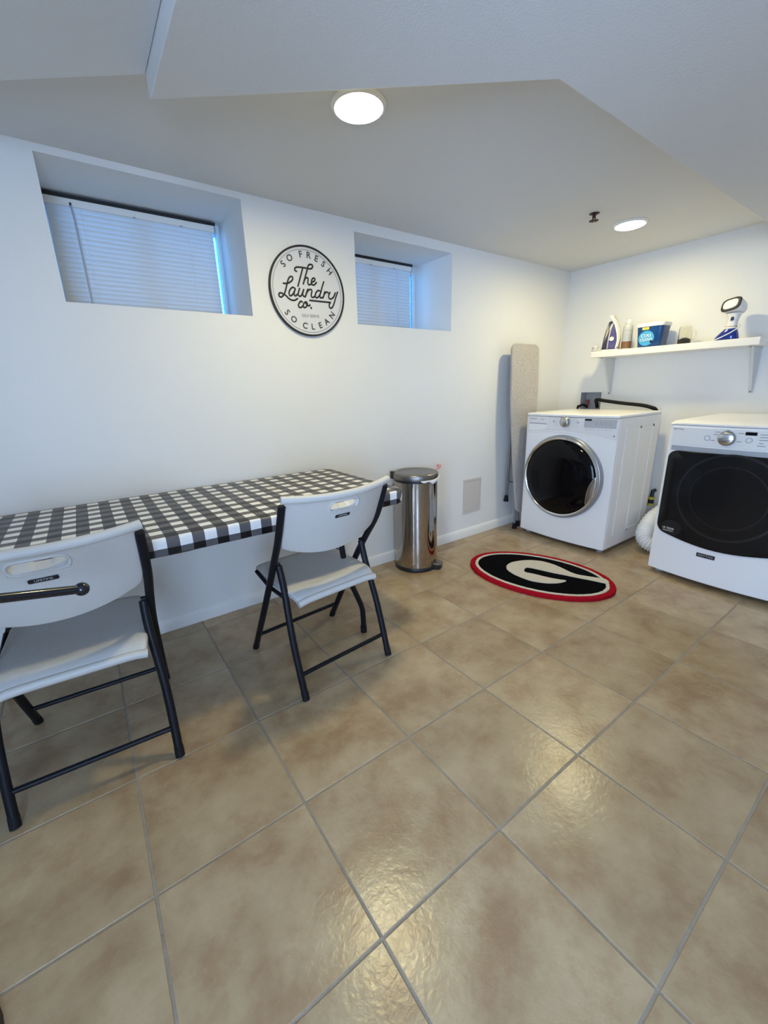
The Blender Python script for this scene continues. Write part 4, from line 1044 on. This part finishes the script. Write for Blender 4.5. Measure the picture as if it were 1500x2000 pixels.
prof_iron([(a - 0.0105, z - 0.003) for a, z in sol] + [(a - 0.022, z - 0.010) for a, z in reversed(sol)], 0.054, 'skirt', M_IWH, tz=1)
tank = [(0.038, 0.012), (0.040, 0.07), (0.030, 0.13), (0.012, 0.185), (0.002, 0.206), (-0.006, 0.185), (-0.012, 0.14), (-0.020, 0.09), (-0.018, 0.04), (-0.020, 0.010)]
prof_iron(tank, 0.050, 'water_tank', M_PURP, tz=1)
hand = [(-0.024, 0.010), (-0.022, 0.06), (-0.020, 0.12), (-0.010, 0.17), (0.000, 0.205), (-0.010, 0.218), (-0.026, 0.21), (-0.040, 0.16), (-0.052, 0.09), (-0.060, 0.01)]
prof_iron(hand, 0.054, 'handle', M_NAVY, tz=1)
prof_iron([(-0.0235, 0.012), (-0.0205, 0.09), (-0.0115, 0.17), (0.003, 0.213), (0.006, 0.207), (-0.006, 0.165), (-0.015, 0.09), (-0.0185, 0.012)], 0.0565, 'side_trim', M_IWH, tz=1)
B().lathe([(0.017, 0.0), (0.015, -0.006), (0.0, -0.008)], (ix - 0.049, iy - 0.004, Z0 + 0.085), axis='X', n=20).build('dial', M_IWH, t)
B().prism(rrect(-0.066, 0.062, -0.05, 0.05, 0.02), lambda u, v, d: (ix + v, iy - u, d), Z0, Z0 + 0.0115).build('heel', M_IWH, t, bevel=0.003)
coil = [(ix - 0.02, iy + 0.064, Z0 + 0.016), (ix - 0.045, iy + 0.080, Z0 + 0.012)]
for k in range(64):
    a = k * 0.61
    coil.append((ix - 0.062 + 0.024 * math.cos(a), SHY1 - 0.006 + 0.023 * math.sin(a * 1.07 + 0.4), Z0 + 0.0235 + 0.015 * math.sin(a * 0.83)))
IRZ = math.radians(25)
coil = [(ix + (p[0] - ix) * math.cos(-IRZ) - (p[1] - iy) * math.sin(-IRZ), iy + (p[0] - ix) * math.sin(-IRZ) + (p[1] - iy) * math.cos(-IRZ), p[2]) for p in coil]
B().tube(smooth_path(coil, 3), 0.0042, 6).build('power_cord', M_IWH, t)
t.rotation_euler = (0, 0, IRZ)

# spray bottle
M_BOT = mat('spray_can_grey', (0.50, 0.52, 0.54, 1), 0.3, noise=0.03)
M_BRN = mat('brown_label', (0.20, 0.10, 0.05, 1), 0.4, noise=0.08)
qx, qy = -0.145, -0.6045
t = thing('spray_bottle', 'grey starch bottle with brown lower band beside the iron', 'bottle', (qx, qy, Z0))
B().lathe([(0.0, 0.0), (0.031, 0.0), (0.0335, 0.004), (0.0335, 0.155), (0.031, 0.168), (0.022, 0.182), (0.014, 0.188), (0.0, 0.189)], (qx, qy, Z0), n=32).build('body', M_BOT, t)
B().lathe([(0.0338, 0.010), (0.0340, 0.010), (0.0340, 0.058), (0.0338, 0.058)], (qx, qy, Z0), n=32).build('lower_label', M_BRN, t)
B().lathe([(0.0141, 0.186), (0.0141, 0.205), (0.010, 0.213), (0.0, 0.214)], (qx, qy, Z0), n=20).build('cap', M_WHITE, t)
b = B()
for k, (za, zb2) in enumerate(((0.128, 0.140), (0.105, 0.110), (0.096, 0.100), (0.085, 0.089), (0.072, 0.076))):
    b.lathe([(0.0337, za), (0.0341, za), (0.0341, zb2), (0.0337, zb2)], (qx, qy, Z0), n=14, a0=math.radians(165), a1=math.radians(265))
b.build('label_print', M_LTXT, t)

# detergent tub
M_TBLUE = mat('tub_blue', (0.006, 0.055, 0.21, 1), 0.3, noise=0.15, nscale=12)
M_TCYAN = mat('tub_light_blue', (0.07, 0.38, 0.70, 1), 0.35, noise=0.12, nscale=20)
M_TYEL = mat('tub_yellow', (0.72, 0.60, 0.10, 1), 0.4, noise=0.05)
ux, uy = -0.142, -0.782
t = thing('detergent_tub', 'blue stain remover tub with a white lid in the middle of the shelf', 'tub', (ux, uy, Z0))
def usec(z, hx_, hy_): return (Vector((ux, uy, Z0 + z)), Vector((hx_, 0, 0)), Vector((0, hy_, 0)), 6.0)
B().loft([usec(0.0, 0.060, 0.074), usec(0.004, 0.063, 0.077), usec(0.138, 0.074, 0.088)], 48).build('body', M_TBLUE, t)
B().loft([usec(0.1385, 0.0785, 0.0925), usec(0.158, 0.080, 0.094), usec(0.163, 0.0775, 0.0915), usec(0.164, 0.06, 0.074)], 48).build('lid', M_WHITE, t)
def uf(y, z, d): return Vector((ux - 0.063 - (z - 0.004) / 0.134 * 0.011 - d, uy + y, Z0 + z))
b = B(); V = [uf(0.016, 0.062, 0.0008)]; F = []
for k in range(36):
    a = 2 * math.pi * k / 36; V.append(uf(0.014 + 0.052 * math.cos(a), 0.062 + 0.050 * math.sin(a), 0.0008))
for k in range(36): F.append((0, 1 + k, 1 + (k + 1) % 36))
b.add(V, F).build('label_disc', M_TCYAN, t)
B().add([uf(0.045, 0.118, .0008), uf(0.0, 0.118, .0008), uf(0.0, 0.135, .0008), uf(0.045, 0.135, .0008)], [(0, 1, 2, 3)]).build('label_badge', M_TYEL, t)
text('label_lettering', 'OXI', 0.034, M_WHITE, t, uf(0.016, 0.078, 0.0014), (0, -1, 0.06), (0, 0, 1), xs=1.1)
text('label_lettering', 'CLEAN', 0.026, M_WHITE, t, uf(0.014, 0.052, 0.0014), (0, -1, 0.06), (0, 0, 1))
B().add([uf(-0.012, 0.028, .0012), uf(-0.032, 0.028, .0012), uf(-0.032, 0.044, .0012), uf(-0.012, 0.044, .0012)], [(0, 1, 2, 3)]).build('label_patch', M_NAVY, t)

# glass mug with dark contents
def clear_mat():
    m = mat('clear_glass', (0.95, 0.96, 0.95, 1), 0.03, trans=1.0, ior=1.3)
    return m
mx_, my_ = -0.140, -0.986
t = thing('glass_jar', 'clear glass mug with dark contents on the shelf', 'mug', (mx_, my_, Z0))
B().lathe([(0.0, 0.0), (0.036, 0.0), (0.039, 0.004), (0.039, 0.100), (0.036, 0.106), (0.036, 0.116), (0.0335, 0.116), (0.0335, 0.104), (0.0362, 0.098), (0.0362, 0.007), (0.0, 0.005)], (mx_, my_, Z0), n=36).build('glass', clear_mat(), t)
B().lathe([(0.0, 0.0072), (0.0352, 0.0076), (0.0355, 0.034), (0.024, 0.040), (0.012, 0.046), (0.0, 0.048)], (mx_, my_, Z0), n=28).build('dark_contents', mat('dark_contents', (0.012, 0.010, 0.010, 1), 0.6, noise=0.3, nscale=200, bump=0.5, bscale=200), t)
B().tube(smooth_path([(mx_ - 0.005, my_ - 0.0392, Z0 + 0.085), (mx_ - 0.005, my_ - 0.060, Z0 + 0.080), (mx_ - 0.005, my_ - 0.066, Z0 + 0.055), (mx_ - 0.005, my_ - 0.058, Z0 + 0.030), (mx_ - 0.005, my_ - 0.0392, Z0 + 0.025)], 5), 0.0045, 8).build('handle', clear_mat(), t)

# garment steamer
M_SBLUE = mat('steamer_blue', (0.008, 0.03, 0.26, 1), 0.15, noise=0.1, coat=0.5)
gx, gy = -0.140, -1.232
t = thing('garment_steamer', 'white and blue handheld garment steamer at the right shelf end', 'steamer', (gx, gy, Z0))
def gs(z, oy, hx_, hy_, e=2.6): return (Vector((gx, gy + oy, Z0 + z)), Vector((hx_, 0, 0)), Vector((0, hy_, 0)), e)
B().loft([gs(0.003, 0.012, 0.038, 0.066), gs(0.012, 0.010, 0.040, 0.065), gs(0.035, 0.004, 0.039, 0.054), gs(0.055, -0.002, 0.036, 0.042), gs(0.070, -0.006, 0.030, 0.030)], 36).build('water_tank', M_SBLUE, t)
B().loft([gs(0.0, 0.012, 0.036, 0.064), gs(0.0028, 0.012, 0.039, 0.067)], 36).build('base', M_IWH, t)
B().loft([gs(0.0702, -0.006, 0.031, 0.032), gs(0.078, -0.007, 0.031, 0.031), gs(0.081, -0.007, 0.028, 0.028)], 30).build('collar', M_IWH, t)
B().loft([gs(0.0812, -0.007, 0.029, 0.029), gs(0.084, -0.007, 0.029, 0.029)], 30).build('gasket', mat('collar_brown', (0.30, 0.22, 0.12, 1), 0.4, noise=0.05), t)
B().loft([gs(0.0842, -0.008, 0.028, 0.028), gs(0.105, -0.010, 0.026, 0.025), gs(0.130, -0.012, 0.028, 0.026), gs(0.150, -0.010, 0.034, 0.034), gs(0.160, -0.008, 0.036, 0.040)], 30).build('neck', M_IWH, t)
B().loft([(Vector((gx - 0.0265 - 0.001, gy - 0.011, Z0 + 0.117)), Vector((0.004, 0, 0)), Vector((0, 0.0085, 0)), 2), (Vector((gx - 0.029, gy - 0.012, Z0 + 0.128)), Vector((0.004, 0, 0)), Vector((0, 0.009, 0)), 2), (Vector((gx - 0.030, gy - 0.012, Z0 + 0.138)), Vector((0.003, 0, 0)), Vector((0, 0.006, 0)), 2)], 14).build('trigger', M_NAVY, t)
# head: rounded block with the plate facing the room and upwards
ha = Vector((-0.80, 0.30, 0.30)).normalized(); hr_ = Vector((0, -1, 0)); hr_ = (hr_ - ha * hr_.dot(ha)).normalized(); hu = ha.cross(hr_) * -1
if hu.z < 0: hu = -hu
hc = Vector((gx + 0.005, gy - 0.010, Z0 + 0.196))
hd = B().loft([(hc - ha * 0.050, hr_ * 0.034, hu * 0.026, 3), (hc - ha * 0.030, hr_ * 0.045, hu * 0.036, 3), (hc + ha * 0.010, hr_ * 0.052, hu * 0.040, 3.2), (hc + ha * 0.045, hr_ * 0.056, hu * 0.040, 3.5)], 36).build('head', M_IWH, t)
B().loft([(hc + ha * 0.0452, hr_ * 0.057, hu * 0.041, 3.5), (hc + ha * 0.052, hr_ * 0.055, hu * 0.039, 3.5)], 36).build('head_rim', M_BLACK, hd)
B().loft([(hc + ha * 0.0522, hr_ * 0.043, hu * 0.029, 3), (hc + ha * 0.056, hr_ * 0.041, hu * 0.027, 3)], 30).build('steam_plate', mat('steam_plate_white', (0.86, 0.86, 0.85, 1), 0.25, noise=0.01), hd)
B().tube(smooth_path([(gx + 0.02, gy - 0.040, Z0 + 0.095), (gx - 0.02, gy - 0.055, Z0 + 0.078), (gx - 0.043, gy - 0.020, Z0 + 0.045), (gx - 0.050, gy + 0.040, Z0 + 0.014), (gx - 0.048, gy + 0.072, Z0 + 0.005)], 6), 0.0032, 8).build('power_cord', M_IWH, t)

# ------------------------------------------------------------------ oval logo rug
RC = Vector((-1.376, -0.810)); RA = Vector((0.2885, -0.9575)); RB = Vector((0.9575, 0.2885))
M_RRED = mat('rug_red', (0.42, 0.008, 0.020, 1), 0.95, spec=0.05, noise=0.25, nscale=120, bump=0.9, bscale=220)
M_RWHT = mat('rug_white', (0.74, 0.69, 0.60, 1), 0.95, spec=0.05, noise=0.08, nscale=120, bump=0.9, bscale=220)
M_RBLK = mat('rug_black', (0.003, 0.003, 0.004, 1), 0.95, spec=0.05, noise=0.4, nscale=120, bump=0.9, bscale=220)
t = thing('oval_rug', 'oval black tufted rug with white letter and red rim', 'rug', (RC.x, RC.y, 0))
def rg(u, v, z): p = RC + RA * u + RB * v; return Vector((p.x, p.y, z))
def ell_ring(a0, b0, a1, b1, z, ztop, seed):
    rnd = random.Random(seed); n = 120; b = B(); V = []; F = []
    jit = [1 + rnd.uniform(-0.004, 0.004) for _ in range(n)]
    prof = [(a0, b0, z), (a0, b0, ztop - 0.004), (a0 - 0.003, b0 - 0.003, ztop), ]
    if a1 > 0: prof += [(a1 + 0.001, b1 + 0.001, ztop), (a1 + 0.0005, b1 + 0.0005, z)]
    for (a, bb_, zz) in prof:
        for k in range(n):
            th = 2 * math.pi * k / n; V.append(rg(a * math.cos(th) * jit[k], bb_ * math.sin(th) * jit[k], zz))
    m = len(prof)
    for i in range(m - 1):
        for k in range(n): l = (k + 1) % n; F.append((i * n + k, i * n + l, (i + 1) * n + l, (i + 1) * n + k))
    if a1 > 0:
        for k in range(n): l = (k + 1) % n; F.append(((m - 1) * n + k, (m - 1) * n + l, l, k))
    else:
        F.append(tuple((m - 1) * n + k for k in range(n))); F.append(tuple(range(n)))
    return b.add(V, F)
ell_ring(0.457, 0.309, 0.424, 0.277, 0.0005, 0.020, 1).build('red_border', M_RRED, t)
ell_ring(0.4235, 0.2765, 0.402, 0.255, 0.0005, 0.021, 2).build('white_border', M_RWHT, t)
ell_ring(0.4015, 0.2545, 0, 0, 0.0005, 0.0195, 3).build('black_field', M_RBLK, t)
GPOLY = [(0.382, 0.122), (0.292, 0.108), (0.215, 0.1), (0.16, 0.12), (0.116, 0.146), (0.059, 0.172), (-0.018, 0.187), (-0.088, 0.171), (-0.148, 0.124), (-0.194, 0.059), (-0.205, -0.004), (-0.183, -0.065), (-0.138, -0.108), (-0.068, -0.139), (0.006, -0.155), (0.07, -0.144), (0.133, -0.113), (0.173, -0.069), (0.186, -0.031), (0.133, -0.042), (0.068, -0.048), (-0.002, -0.045), (-0.07, -0.045), (-0.084, 0.026), (-0.015, 0.038), (0.07, 0.038), (0.163, 0.045), (0.241, 0.05), (0.315, 0.057), (0.402, 0.065)]
if GPOLY:
    rnd = random.Random(5)
    gp = smooth_path([(u, v, 0) for u, v in GPOLY], 3, closed=True)
    gp = [(p.x + rnd.uniform(-.0012, .0012), p.y + rnd.uniform(-.0012, .0012)) for p in gp]
    B().prism(gp, lambda u, v, d: rg(u, v, d), 0.018, 0.0225).build('letter', M_RWHT, t)
